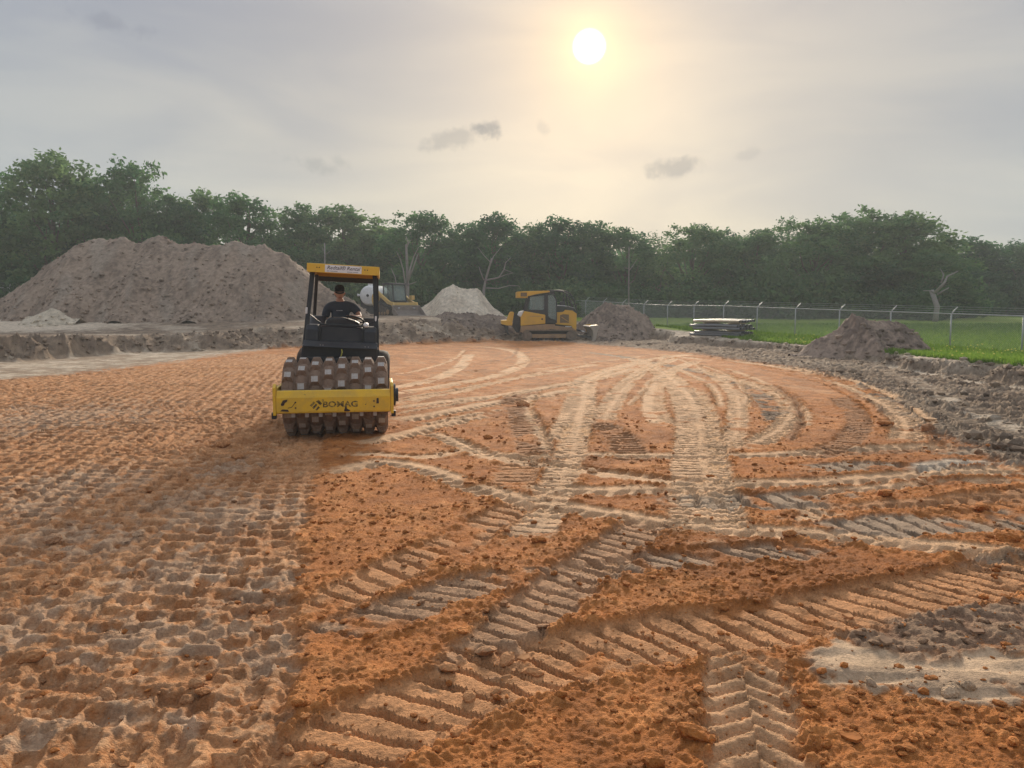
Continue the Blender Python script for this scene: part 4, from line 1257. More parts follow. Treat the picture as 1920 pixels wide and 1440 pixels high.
def fence(label, posts, hgt, arm_dir, mesh_step=.065, arm=.42):
    """posts: ground points in order"""
    root = empty('chain_link_fence', posts[0], label=label, cat='fence')
    o0 = Vector(posts[0])
    L_ = [Vector(p)-o0 for p in posts]
    ad = Vector(arm_dir)
    for p in L_:
        o = MB().tube([p+Vector((0, 0, -.3)), p+Vector((0, 0, hgt+.02))], .030, 8).build('post', 'galvanised', root, smooth=True)
        MB().tube([p+Vector((0, 0, hgt)), p+Vector((0, 0, hgt))+ad*arm], [.026, .018], 6).build('barb_arm', 'galvanised', o, smooth=True)
    MB().tube([p+Vector((0, 0, hgt)) for p in L_], .023, 8).build('top_rail', 'galvanised', root, smooth=True)
    for k in (.35, .68, 1.0):
        MB().tube([p+Vector((0, 0, hgt))+ad*arm*k for p in L_], .004, 4).build('barbed_wire', 'wire', root)
    m = MB()
    for a, b in zip(L_[:-1], L_[1:]):
        d = b-a; l = math.hypot(d.x, d.y); n = int(l/mesh_step); hn = hgt/mesh_step
        for s in (0, 1):
            for i in range(-int(hn), n):
                t0, t1 = i, i+hn
                c0, c1 = max(t0, 0), min(t1, n)
                if c1 <= c0: continue
                z0, z1 = (c0-t0)*mesh_step, (c1-t0)*mesh_step
                if s: z0, z1 = hgt-z0, hgt-z1
                p = a+d*(c0/n)+Vector((0, 0, z0)); q = a+d*(c1/n)+Vector((0, 0, z1))
                u = Vector((d.y, -d.x, 0)).normalized()*.0028
                w = Vector((0, 0, .0028))
                k = len(m.v)
                m.v += [tuple(p+u), tuple(p-u+w), tuple(p-u-w), tuple(q+u), tuple(q-u+w), tuple(q-u-w)]
                m.f += [(k, k+1, k+4, k+3), (k+1, k+2, k+5, k+4), (k+2, k, k+3, k+5)]; m.mi += [0]*3
    o = m.build('wire_mesh', 'wire', root, recalc=False); o['kind'] = 'stuff'
    return root


fp = []
for n in range(-5, 15):
    Yp = 27+2.647*n; Xp = 17.8-1.019*n
    fp.append((Xp, Yp, tz(Xp, Yp)))
fence('galvanised chain-link fence with barbed-wire arms running along the grass at right', fp, 1.30, (.72, .35, .62))
cx0, cy0, cz0 = fp[-1]
fq = [(cx0-2.55*i-.05, cy0-.62*i+.1, tz(cx0-2.55*i, cy0-.62*i)) for i in range(0, 6)]
fence('short far run of chain-link fence behind the sand pile', fq, 1.30, (.30, .72, .62))
fl = []
for i in range(4):
    q = at(-95+i*38, 560, 58); fl.append((q.x, 58, tz(q.x, 58)))
fence('bit of distant fence showing at the left edge below the trees', fl, 1.95, (.1, .3, .9))


# ------------------------------------------------------------------ pipes
paint('grey_pipe', (.19, .20, .22), .40, dirt=(.13, .13, .14), dirt_scale=2, dirt_amt=.5)
paint('tan_pipe', (.50, .44, .33), .42, dirt=(.55, .42, .25), dirt_scale=2, dirt_amt=.6)
paint('bore_shade', (.03, .03, .032), .9)  # near-black, paints the shade inside the hollow pipes
paint('timber', (.45, .36, .25), .9, dirt=(.28, .22, .15), dirt_scale=8)


def pipes():
    E = at(1386, 628, 38.0)               # near end of the bottom left pipe
    ax = Vector((-1.58, 3.0, 0)).normalized(); sd = Vector((3.0, 1.58, 0)).normalized()
    rr = random.Random(6)
    g = tz(E.x, E.y)
    rows = ((.075, 4, .135, 'grey', .5), (.205, 7, .135, 'grey', 0), (.43, 8, .0, 'grey', 0), (.555, 8, .0, 'grey', 0), (.80, 2, .02, 'tan', 0), (.80, 6, .282, 'grey', 0))
    lab = {'grey': 'grey plastic pipe lying in the pipe stack on the grass',
           'tan': 'pale cream plastic pipe along the near edge of the top layer of the pipe stack'}
    for z, n, off, kind, xo in rows:
        for i in range(n):
            p0 = Vector((E.x, E.y, g+z))+sd*(.131*i+off)+ax*rr.uniform(-.08, .12)
            p0.z += rr.uniform(-.022, .022)
            ln = 3.35+rr.uniform(-.1, .15)+xo*.6
            o = empty('plastic_pipe', p0, label=lab[kind], cat='pipe', group='pipes stacked on the grass')
            sag = rr.uniform(-.01, .04)
            pts = [ax*(ln*t)+Vector((0, 0, sag*math.sin(t*math.pi)-.05*max(0, t-.7))) for t in (0, .25, .5, .75, 1)]
            m = MB().tube(pts, .062, 12, caps=False)
            m.tube([pts[0], pts[0]+ax*.02], [.062, .052], 12, caps=False)
            m.build('pipe_wall', 'tan_pipe' if kind == 'tan' else 'grey_pipe', o, smooth=True, recalc=False)
            b = MB().tube([pts[0]+ax*.012, pts[1], pts[2], pts[3], pts[4]-ax*.01], .052, 12)  # solid dark core standing in for the shaded hollow
            b.build('shaded_bore', 'bore_shade', o, recalc=False)
    for k, (z, t) in enumerate(((.315, .22), (.315, .78), (.68, .2), (.68, .75))):
        p = Vector((E.x, E.y, g+z))+ax*(3.3*t)
        q = p+sd*1.05
        o = MB().tube([p-sd*.08, q], .055, 4, square=True).build('timber_spacer', 'timber')
        tag(o, ('timber batten under the middle pipes near their right ends', 'timber batten under the middle pipes near their left ends',
                'timber batten under the top pipes near their right ends', 'timber batten under the top pipes near their left ends')[k], 'timber')
    c = Vector((E.x, E.y, g))+sd*.98-ax*.05
    o = MB().box((c.x-.12, c.y-.09, c.z-.06), (c.x+.16, c.y+.1, c.z+.13)).build('block', 'timber', bevel=.01)
    tag(o, 'pale block on the ground at the right corner of the pipe stack', 'block')


pipes()

# ------------------------------------------------------------------ pad-foot roller
paint('roller_yellow', (.74, .47, .035), .42, dirt=(.40, .27, .09), dirt_amt=.55, dirt_scale=5, chip=((.055, .04, .03), 7.5, .665))
paint('roof_yellow', (.74, .47, .06), .45, dirt=(.55, .36, .08), dirt_amt=.4, dirt_scale=4)
paint('black_plastic', (.016, .019, .026), .42, dirt=(.055, .052, .05), dirt_amt=.45, dirt_scale=4, spec=.45)
paint('black_steel', (.014, .017, .022), .45, dirt=(.05, .045, .042), dirt_amt=.4, dirt_scale=5, spec=.45)
paint('drum_mud', (.25, .17, .122), .95, dirt=(.15, .098, .07), dirt_amt=.9, dirt_scale=7, bump=.5, bump_scale=30)
paint('pad_steel', (.42, .40, .38), .55, .1, dirt=(.27, .20, .15), dirt_amt=.8, dirt_scale=30)
paint('rubber', (.022, .021, .020), .85, dirt=(.14, .09, .06), dirt_amt=.8, dirt_scale=5)
paint('white_plastic', (.78, .78, .78), .5)
paint('sticker_white', (.76, .77, .80), .5, dirt=(.66, .66, .68), dirt_amt=.5)
paint('print_dark', (.035, .035, .045), .6)
paint('decal_black', (.035, .030, .025), .6, dirt=(.60, .40, .06), dirt_amt=1.0, dirt_scale=26)
paint('bolt_dark', (.05, .035, .03), .7)
paint('mud_grey', (.36, .33, .30), .9, dirt=(.22, .18, .15), dirt_scale=20)
paint('hose_yellow', (.55, .50, .10), .6)


def text_mesh(name, s, size, mat, parent, M, shear=0.0, bold=0.0, extrude=.0015):
    c = bpy.data.curves.new(name, 'FONT')
    c.body = s; c.size = size; c.shear = shear; c.align_x = 'CENTER'; c.align_y = 'CENTER'; c.offset = bold; c.extrude = extrude
    c.resolution_u = 3
    t = bpy.data.objects.new(name, c); COL.objects.link(t)
    bpy.context.view_layer.update()
    me = bpy.data.meshes.new_from_object(t.evaluated_get(bpy.context.evaluated_depsgraph_get()))
    bpy.data.objects.remove(t); bpy.data.curves.remove(c)
    me.materials.clear(); me.materials.append(MATS[mat])
    me.transform(M)
    o = bpy.data.objects.new(name, me); COL.objects.link(o); o.parent = parent
    return o


FRONT = Matrix.Rotation(R(90), 4, 'X')         # lettering that stands up and faces -y


def build_roller():
    x0, y0 = P(626, 814)
    root = empty('padfoot_roller', (x0, y0+.25, gz(x0, y0+.3)-.03), (0, 0, R(9.5)),
                 label='yellow and black pad-foot soil roller with open canopy, driving towards us', cat='roller')
    # --- drum, caked with mud in eight ridges
    cz, hw = .545, .72
    prof = [(-hw, .30), (-hw, .44)]
    for i in range(8):
        for t in (-.95, -.75, -.4, 0, .4, .75, .95):
            prof.append((-hw+(i+.5+t/2)*hw/4, .460+.040*(1-abs(t)**2.6)))
    prof += [(hw, .44), (hw, .30)]
    m = MB().lathe(prof, 72, 'x', (0, 0, cz))
    rr = random.Random(3)
    m.v = [(x, y*(1+rr.uniform(-.006, .006)), cz+(z-cz)*(1+rr.uniform(-.006, .006))) for x, y, z in m.v]
    drum = m.build('drum', 'drum_mud', root, smooth=True)
    drum.data.set_sharp_from_angle(angle=R(50))
    # feet: mud-coated sides, rubbed bright on top
    m = MB()
    a, b, h = .082, .043, .066
    m.add([(-a, -a, -.02), (a, -a, -.02), (a, a, -.02), (-a, a, -.02), (-b, -b, h), (b, -b, h), (b, b, h), (-b, b, h)],
          [(0, 1, 5, 4), (1, 2, 6, 5), (2, 3, 7, 6), (3, 0, 4, 7)])
    m.cur = 1
    m.add([(-b, -b, h), (b, -b, h), (b, b, h), (-b, b, h)], [(0, 1, 2, 3)])
    first = m.build('pad', ['drum_mud', 'pad_steel'], drum, recalc=False)
    for i in range(8):
        for j in range(12):
            an = 2*math.pi*(j+.37*i+.30)/12
            xx = -hw+(i+.5)*hw/4
            o = first if (i == 0 and j == 0) else first.copy()
            if o is not first: COL.objects.link(o)
            o.matrix_local = Matrix.Translation((xx, -math.cos(an)*.492, cz+math.sin(an)*.492)) @ Matrix.Rotation(-an+math.pi/2, 4, 'X') @ Matrix.Rotation(rr.uniform(-.05, .05), 4, 'Z')
    # --- yellow front frame
    fr = MB().prism([(-.735, .395), (-.745, .42), (-.745, .605), (-.705, .695), (-.66, .70), (-.66, .395)], -.75, .75, 'yz').build('front_crossbar', 'roller_yellow', root, bevel=.008)
    for s in (-1, 1):
        MB().prism([(-.74, .37), (-.74, .74), (-.66, .79), (-.55, .72), (.75, .72), (.80, .60), (.80, .40), (-.6, .37)], s*.753, s*.793, 'yz').build('side_frame', 'roller_yellow', root, bevel=.006)
        MB().lathe([(0, .16), (.045, .16), (.05, .10), (.085, .10), (.085, .02)] if s > 0 else [(0, .16), (-.045, .16), (-.05, .10), (-.085, .10), (-.085, .02)], 20, 'x', (s*.785, 0, cz)).build('drum_bearing', 'black_steel', root)
        MB().box((s*.79-.03, -.70, .32), (s*.79+.03, -.60, .40)).build('tie_down', 'black_steel', root, bevel=.004)
    for xx, zz in ((-.50, .545), (-.50, .47), (.53, .545), (.53, .47)):
        MB().lathe([(-.006, .011), (.004, .011)], 10, 'y', (xx, -.747, zz)).build('bolt_hole', 'bolt_dark', fr)
    # bare scars in the paint
    for pts in ([(-.69, .52), (-.66, .575), (-.60, .585), (-.61, .555), (-.635, .54), (-.65, .505), (-.68, .50)], [(-.70, .43), (-.67, .455), (-.60, .45), (-.585, .42), (-.65, .425)],
                [(.560, .51), (.566, .585), (.592, .585), (.596, .51)], [(.13, .42), (.155, .50), (.165, .50), (.17, .45), (.215, .425), (.20, .41), (.14, .41)]):
        MB().prism(pts, -.7475, -.746, 'xz').build('paint_scar', 'bolt_dark', fr)
    m = MB()
    m.tube([(-.60, -.7465, .47), (-.55, -.7465, .48), (-.52, -.7465, .52), (-.505, -.7465, .54)], .004, 5)
    m.build('scratch', 'bolt_dark', fr)
    text_mesh('maker_lettering', 'BOMAG', .125, 'decal_black', fr, Matrix.Translation((.085, -.7462, .507)) @ FRONT @ Matrix.Diagonal((1.05, .85, 1, 1)), bold=.004)
    for k, pts in enumerate(([(-.315, .50), (-.265, .555), (-.245, .535), (-.295, .48)], [(-.285, .47), (-.235, .525), (-.215, .505), (-.265, .45)], [(-.235, .555), (-.20, .575), (-.15, .525), (-.18, .50)],
                             [(-.245, .44), (-.205, .49), (-.185, .47), (-.225, .43)], [(-.165, .575), (-.135, .58), (-.12, .54), (-.14, .53)])):
        MB().prism(pts, -.7478, -.7462, 'xz').build('maker_emblem', 'decal_black', fr)
    for i in range(7):                      # scraper teeth between the rows of feet
        xx = -hw+(i+1)*hw/4
        MB().box((xx-.025, -.70, .335), (xx+.025, -.645, .41)).build('scraper_tooth', 'mud_grey', root, bevel=.006)
    MB().box((-.74, -.69, .385), (.74, -.655, .402)).build('scraper_bar', 'black_steel', root)

    # --- rear half: rolled a little on its oscillating joint
    T = Matrix.Translation((.02, 0, 1.2)) @ Matrix.Rotation(R(2.9), 4, 'Y') @ Matrix.Translation((0, 0, -1.2))
    def add(m, name, mat, parent=root, **k):
        m.xf(T); return m.build(name, mat, parent, **k)
    add(MB().box((-.50, .82, .42), (.50, 2.7, 1.04)), 'rear_frame', 'black_steel', bevel=.02)
    add(MB().box((-.555, .86, .60), (.555, .93, 1.19)), 'front_panel', 'black_steel', bevel=.008)
    add(MB().prism([(.76, 1.185), (.76, 1.205), (.86, 1.285), (.98, 1.285), (.98, 1.185)], -.555, .555, 'yz'), 'front_ledge', 'black_plastic', bevel=.008)
    for xx in (-.30, -.26, .37, .42):
        add(MB().lathe([(-.012, .009), (.004, .009)], 8, 'y', (xx, .79, 1.222)), 'bolt', 'mud_grey')
    # consoles either side of the driver
    for s in (-1, 1):
        add(MB().prism([(.90, 1.28), (.92, 1.45), (.97, 1.525), (1.10, 1.535), (1.75, 1.50), (1.75, 1.05), (.90, 1.05)], s*.335, s*.535, 'yz'), 'side_console', 'black_plastic', bevel=.03)
        add(MB().tube([(s*.325, .93, 1.28), (s*.325, .95, 1.51)], .014, 6), 'console_bar', 'black_steel')
        add(MB().prism([(1.75, 1.0), (1.70, 1.50), (1.95, 1.66), (2.55, 1.62), (2.7, 1.0)], s*.30, s*.56, 'yz'), 'wheel_fender', 'black_plastic', bevel=.03)
        tyre = [(-.16, .30), (-.17, .46), (-.13, .53), (-.05, .55), (.05, .55), (.13, .53), (.17, .46), (.16, .30)]
        add(MB().lathe(tyre, 32, 'x', (s*.60, 2.25, .56)), 'tyre', 'rubber', smooth=True)
        hub = add(MB().lathe([(-.09, .29), (.09, .29), (.10, .1), (.10, .02)], 24, 'x', (s*.62, 2.25, .56)), 'wheel_rim', 'roller_yellow')
        # canopy posts
        add(MB().tube([(s*.565, .95, .95), (s*.545, 1.0, 1.25), (s*.475, 1.16, 2.34)], .048, 4, square=True), 'front_post', 'black_steel', bevel=.006)
        add(MB().tube([(s*.545, 2.45, 1.3), (s*.500, 2.28, 2.34)], .040, 4, square=True), 'rear_post', 'black_steel', bevel=.006)
        add(MB().lathe([(-.016, .02), (.012, .02)], 8, 'y', (s*.565, .90, 1.20)), 'post_bolt', 'mud_grey')
    add(MB().prism([(.97, 1.27), (.99, 1.50), (1.05, 1.52), (1.20, 1.50), (1.20, 1.27)], -.32, .32, 'yz'), 'centre_panel', 'black_plastic', bevel=.012)
    add(MB().tube([(-.33, .975, 1.535), (.33, .975, 1.535)], .014, 6), 'grab_rail', 'black_steel')
    dash = add(MB().prism([(-.255, 1.50), (-.25, 1.58), (-.225, 1.63), (-.15, 1.652), (.0, 1.655), (.10, 1.64), (.20, 1.61), (.275, 1.575), (.25, 1.51), (.2, 1.49)], 1.08, 1.42, 'xz'), 'dash_hood', 'black_plastic', bevel=.03)
    add(MB().prism([(.05, 1.648), (.27, 1.576), (.262, 1.556), (.04, 1.63)], 1.065, 1.085, 'xz'), 'dash_trim', 'black_steel', bevel=.006)
    # steering wheel
    m = MB(); cw = Vector((.12, 1.66, 1.58)); n = 28
    ring = [cw+Matrix.Rotation(R(-28), 3, 'X') @ Vector((math.cos(2*math.pi*k/n)*.20, math.sin(2*math.pi*k/n)*.20, 0)) for k in range(n+1)]
    m.tube(ring, .015, 8)
    for k in (0, 9, 19): m.tube([cw, ring[k]], .011, 6)
    m.tube([cw, cw+Vector((0, -.16, -.28))], .03, 8)
    add(m, 'steering_wheel', 'black_plastic', smooth=True)
    # seat, deck, engine cover
    seat = MB().box((-.27, 1.83, 1.13), (.23, 2.30, 1.25))
    seat.box((-.24, 2.28, 1.2), (.20, 2.38, 1.66))
    add(seat, 'seat', 'black_plastic', bevel=.035)
    add(MB().box((-.50, .95, 1.01), (.50, 1.85, 1.05)), 'deck', 'black_steel')
    add(MB().prism([(2.5, .8), (2.5, 1.36), (2.65, 1.44), (3.4, 1.36), (3.55, 1.15), (3.55, .7)], -.44, .44, 'yz'), 'engine_cover', 'roller_yellow', bevel=.03)
    # canopy
    roof = MB().box((-.525, .97, 2.435), (.525, 2.52, 2.46))
    roof.box((-.525, .95, 2.325), (.525, .97, 2.46)); roof.box((-.525, 2.52, 2.29), (.525, 2.54, 2.46))
    roof.box((-.545, .95, 2.33), (-.525, 2.54, 2.46)); roof.box((.525, .95, 2.33), (.545, 2.54, 2.46))
    canopy = add(roof, 'canopy', 'roof_yellow', bevel=.006)
    add(MB().box((-.48, 2.27, 2.24), (.48, 2.33, 2.32)), 'rear_crossbeam', 'black_steel')
    st = add(MB().box((-.275, .9462, 2.338), (.275, .949, 2.448)), 'rental_sticker', 'sticker_white', canopy)
    add_text = [('Redtail\u00ae Rental', .082, (0, .9455, 2.405), .28, .0004)]
    for s_, sz, loc, sh, bo in add_text:
        text_mesh('lettering', s_, sz, 'print_dark', canopy, T @ Matrix.Translation(loc) @ FRONT @ Matrix.Diagonal((.95, .95, 1, 1)), shear=sh, bold=bo, extrude=.0006)
    for xa, xb in ((-.245, -.205), (-.195, -.085), (.055, .14), (.15, .225)):
        add(MB().box((xa, .9452, 2.3515), (xb, .947, 2.3575)), 'small_print', 'print_dark', canopy)
    for xx in (-.395, -.36, .325, .365):
        add(MB().lathe([(-.004, .009), (.003, .009)], 8, 'y', (xx, .948, 2.40)), 'canopy_bolt', 'bolt_dark', canopy)
    # mirrors on stalks
    for s in (-1, 1):
        mir = add(MB().box((s*.515-.015, 1.02, 1.60), (s*.515+.015, 1.06, 1.70)) if s > 0 else MB().box((s*.540-.015, 1.02, 1.685), (s*.540+.015, 1.06, 1.785)), 'mirror', 'white_plastic', bevel=.008)
        z0 = 1.62 if s > 0 else 1.69
        add(MB().tube([(s*.51, 1.06, z0), (s*.32, 1.02, 1.52 if s > 0 else 1.555)], .010, 6), 'mirror_stalk', 'black_steel')
    add(MB().lathe([(-.02, .03), (.03, .045), (.035, .02)], 14, 'y', (.37, .96, 1.55)), 'work_lamp', 'white_plastic', smooth=True)
    add(MB().tube([(.02, .78, 1.17), (.03, .76, 1.13), (.018, .77, 1.08), (.005, .79, 1.05)], .009, 6), 'tow_strap', 'hose_yellow', smooth=True)
    m = MB()
    for k in range(3): m.tube([(-.05+.06*k, .84, .92), (.05+.05*k, .70, 1.03), (.15+.04*k, .75, 1.06), (.25, .86, .98)], .014, 6)
    add(m, 'hydraulic_hoses', 'rubber', smooth=True)
    return root, T


roller, ROLL_T = build_roller()


# ------------------------------------------------------------------ the driver
paint('skin', (.54, .31, .22), .55, dirt=(.36, .18, .12), dirt_amt=.4, dirt_scale=9)
paint('tshirt', (.055, .068, .092), .9, dirt=(.035, .042, .055), dirt_scale=8)
paint('trousers', (.045, .045, .05), .9)
paint('cap_cloth', (.014, .014, .016), .85)
paint('hair', (.03, .02, .014), .8)
paint('shirt_print', (.45, .48, .50), .8)
paint('eye', (.02, .015, .012), .3)
paint('lip', (.30, .11, .09), .6)


def skinned(name, verts, edges, radii, mat, parent, root_i=0, sub=2):
    me = bpy.data.meshes.new(name)
    me.from_pydata([tuple(v) for v in verts], edges, [])
    o = bpy.data.objects.new(name, me); COL.objects.link(o)
    me.materials.append(MATS[mat])
    sk = o.modifiers.new('skin', 'SKIN'); sk.use_smooth_shade = True
    for i, r in enumerate(radii):
        d = me.skin_vertices[0].data[i]
        d.radius = (r, r) if isinstance(r, (int, float)) else r
        d.use_root = (i == root_i)
    s = o.modifiers.new('sub', 'SUBSURF'); s.levels = sub; s.render_levels = sub
    bpy.context.view_layer.update()
    ev = o.evaluated_get(bpy.context.evaluated_depsgraph_get())
    me2 = bpy.data.meshes.new_from_object(ev)
    bpy.data.objects.remove(o)
    me2.materials.clear(); me2.materials.append(MATS[mat])
    me2.polygons.foreach_set('use_smooth', [True]*len(me2.polygons))
    n = bpy.data.objects.new(name, me2); COL.objects.link(n); n.parent = parent
    return n


def build_driver():
    """seated, facing -y; one hand on the wheel, the other on the lever beside the seat"""
    M = roller.matrix_basis @ ROLL_T
    root = empty('person', label='man in black cap and dark t-shirt driving the roller, left hand on the wheel', cat='person')
    root.matrix_basis = roller.matrix_basis @ ROLL_T @ Matrix.Translation((-.06, 2.02, 1.325)) @ Matrix.Rotation(R(-3), 4, 'Y')
    # body: pelvis at the origin, 0.03 above the seat
    V = [(0, 0, .09), (0, -.01, .25), (0, -.02, .42), (0, -.01, .535), (0, -.02, .60), (0, -.035, .66),      # 0-5 spine, neck, skull base
         (-.10, 0, .10), (-.15, -.42, .10), (-.16, -.50, -.22), (-.16, -.62, -.25),                          # 6-9 right leg
         (.10, 0, .10), (.15, -.42, .10), (.16, -.50, -.22), (.16, -.62, -.25),                              # 10-13 left leg
         (-.18, -.01, .515), (-.245, .02, .33), (-.27, -.06, .16), (-.25, -.20, .10), (-.245, -.27, .085),    # 14-18 right arm
         (.18, -.01, .515), (.285, -.03, .40), (.330, -.14, .315), (.245, -.29, .325), (.185, -.345, .335)]   # 19-23 left arm, elbow out
    E = [(0, 1), (1, 2), (2, 3), (3, 4), (4, 5), (0, 6), (6, 7), (7, 8), (8, 9), (0, 10), (10, 11), (11, 12), (12, 13),
         (3, 14), (14, 15), (15, 16), (16, 17), (17, 18), (3, 19), (19, 20), (20, 21), (21, 22), (22, 23)]
    Rr = [.13, (.13, .10), (.13, .10), .070, .054, .056, .10, .075, .05, .045, .10, .075, .05, .045, .052, .050, .042, .032, .035, .052, .048, .042, .032, .035]
    body = skinned('body', V, E, Rr, 'skin', root)
    # clothes follow the same skeleton, a little fuller
    skinned('tshirt', [V[0], V[1], V[2], (0, -.012, .54), (-.185, -.005, .525), (-.232, .012, .38), (-.25, .008, .315), (.185, -.005, .525), (.268, -.025, .43), (.30, -.05, .385)],
            [(0, 1), (1, 2), (2, 3), (3, 4), (4, 5), (5, 6), (3, 7), (7, 8), (8, 9)], [.155, (.160, .125), (.180, .13), (.105, .10), .092, .078, .076, .092, .078, .076], 'tshirt', root)
    skinned('trousers', [V[0], V[6], V[7], V[8], V[10], V[11], V[12]], [(0, 1), (1, 2), (2, 3), (0, 4), (4, 5), (5, 6)], [.15, .115, .092, .068, .115, .092, .068], 'trousers', root)
    m = MB()
    for s in (-1, 1): m.prism([(-.47, -.285), (-.47, -.20), (-.54, -.19), (-.68, -.25), (-.68, -.285)], s*.16-.05, s*.16+.05, 'yz')
    m.build('boots', 'rubber', root, bevel=.015)
    # fingers: right hand closed on a lever, left hand curled over the wheel rim
    def hand(c, fwd, side, up):
        c, fwd, side, up = Vector(c), Vector(fwd).normalized(), Vector(side).normalized(), Vector(up).normalized()
        for k, (o_, l) in enumerate(((-.030, .070), (-.010, .080), (.010, .075), (.030, .060))):
            b = c+side*o_+fwd*.02
            skinned('finger', [b, b+fwd*l*.5+up*.012, b+fwd*l*.75-up*.018, b+fwd*l*.55-up*.040], [(0, 1), (1, 2), (2, 3)], [.0105, .0100, .0092, .0082], 'skin', body, sub=1)
        b = c-side*.030-fwd*.02
        skinned('thumb', [b, b-side*.030+fwd*.020-up*.01, b-side*.028+fwd*.052-up*.025], [(0, 1), (1, 2)], [.0125, .0110, .0095], 'skin', body, sub=1)
    hand((.180, -.350, .337), (-.75, -.6, 0), (.6, -.75, 0), (0, 0, 1))
    hand((-.245, -.275, .085), (0, -1, -.1), (-1, 0, 0), (0, 0, 1))
    # head
    bm = bmesh.new()
    bmesh.ops.create_uvsphere(bm, u_segments=28, v_segments=20, radius=1)
    for v in bm.verts:
        x, y, z = v.co
        jaw = max(0, -z)
        x *= .076*(1-.30*jaw**1.3); y2 = y*.098*(1-.18*jaw)
        if y < 0:
            y2 -= .010*max(0, 1-abs(z+.55)*2.2)*max(0, 1-abs(x)/.05)        # chin
            y2 -= .024*max(0, 1-abs(z+.10)/.24)*max(0, 1-abs(x)/.020)       # nose
            y2 -= .008*max(0, 1-abs(z-.22)/.15)*max(0, 1-abs(x)/.06)        # brow
            y2 += .009*max(0, 1-abs(z-.06)/.14)*max(0, 1-abs(abs(x)-.031)/.02)   # eye sockets
        v.co = (x, y2, z*.118)
    me = bpy.data.meshes.new('head'); bm.to_mesh(me); bm.free()
    me.materials.append(MATS['skin']); me.polygons.foreach_set('use_smooth', [True]*len(me.polygons))
    hd = bpy.data.objects.new('head', me); COL.objects.link(hd); hd.parent = root
    hd.location = (0, -.055, .722); hd.rotation_euler = (R(9), R(0), R(4))
    def on_head(m, name, mat, **k): return m.build(name, mat, hd, **k)
    for s in (-1, 1):
        on_head(MB().lathe([(-.006, .004), (-.003, .012), (.004, .012), (.006, .004)], 10, 'y', (s*.030, -.083, .012)), 'eye', 'eye', smooth=True)
        on_head(MB().lathe([(-.012, .006), (-.006, .026), (.006, .028), (.012, .012)], 12, 'x', (s*.078, .008, -.005)), 'ear', 'skin', smooth=True)
        on_head(MB().tube([(s*.012, -.094, .036), (s*.030, -.095, .042), (s*.046, -.084, .036)], [.003, .005, .002], 6), 'eyebrow', 'hair')
    on_head(MB().tube([(-.024, -.092, -.062), (0, -.099, -.059), (.024, -.092, -.062)], [.003, .006, .003], 8), 'mouth', 'lip', smooth=True)
    # beard shadow and hair at the sides
    m = MB()
    m.lathe([(-.062, .072), (-.02, .083), (.03, .086)], 24, 'z', (0, .016, 0))
    on_head(m.xf(Matrix.Diagonal((.93, 1.02, 1, 1))), 'hair', 'hair', smooth=True)
    m = MB().lathe([(.028, .0935), (.075, .091), (.105, .077), (.125, .050), (.134, .012)], 28, 'z', (0, 0, 0)).xf(Matrix.Translation((0, .005, .005)) @ Matrix.Diagonal((.90, 1.12, 1, 1)))
    cap = on_head(m, 'cap', 'cap_cloth', smooth=True)
    n = 14
    out = [(math.cos(math.pi+math.pi*k/(n-1))*.080, -.050+math.sin(math.pi+math.pi*k/(n-1))*.125) for k in range(n)]
    bmx = MB().prism(out, .030, .038, 'xy').xf(Matrix.Rotation(R(8), 4, 'X'))
    bmx.build('cap_peak', 'cap_cloth', cap, bevel=.003)
    for k, (xa, xb) in enumerate(((-.055, -.030), (-.024, .002), (.008, .045))):
        MB().box((xa, -.158-.004*k, .425), (xb, -.150, .438)).build('shirt_print', 'shirt_print', root)
    return root


driver = build_driver()

# ------------------------------------------------------------------ bulldozer, side on, blade to the right
paint('machine_yellow', (.70, .40, .045), .5, dirt=(.46, .27, .08), dirt_amt=.6, dirt_scale=1.6)
paint('machine_black', (.030, .032, .040), .5, dirt=(.09, .08, .075), dirt_amt=.5, dirt_scale=2)
paint('track_steel', (.17, .135, .105), .8, dirt=(.26, .20, .15), dirt_amt=.9, dirt_scale=5, bump=.3, bump_scale=14)
paint('muddy_yellow', (.36, .235, .13), .85, dirt=(.22, .16, .12), dirt_amt=.9, dirt_scale=3)
paint('radiator_mesh', (.20, .135, .07), .8, dirt=(.10, .075, .05), dirt_scale=12)
paint('worn_blade', (.42, .37, .31), .6, .1, dirt=(.25, .20, .16), dirt_scale=3)
paint('chrome', (.78, .78, .78), .25, .9)
paint('hood_dark', (.040, .055, .055), .45)


def glass_material():
    m, nt, b = new_mat('cab_glass')
    b.inputs['Base Color'].default_value = (.55, .66, .64, 1)
    b.inputs['Roughness'].default_value = .08
    b.inputs['Transmission Weight'].default_value = .75
    b.inputs['IOR'].default_value = 1.15
    b.inputs['Specular IOR Level'].default_value = .6
    MATS['cab_glass'] = m


glass_material()


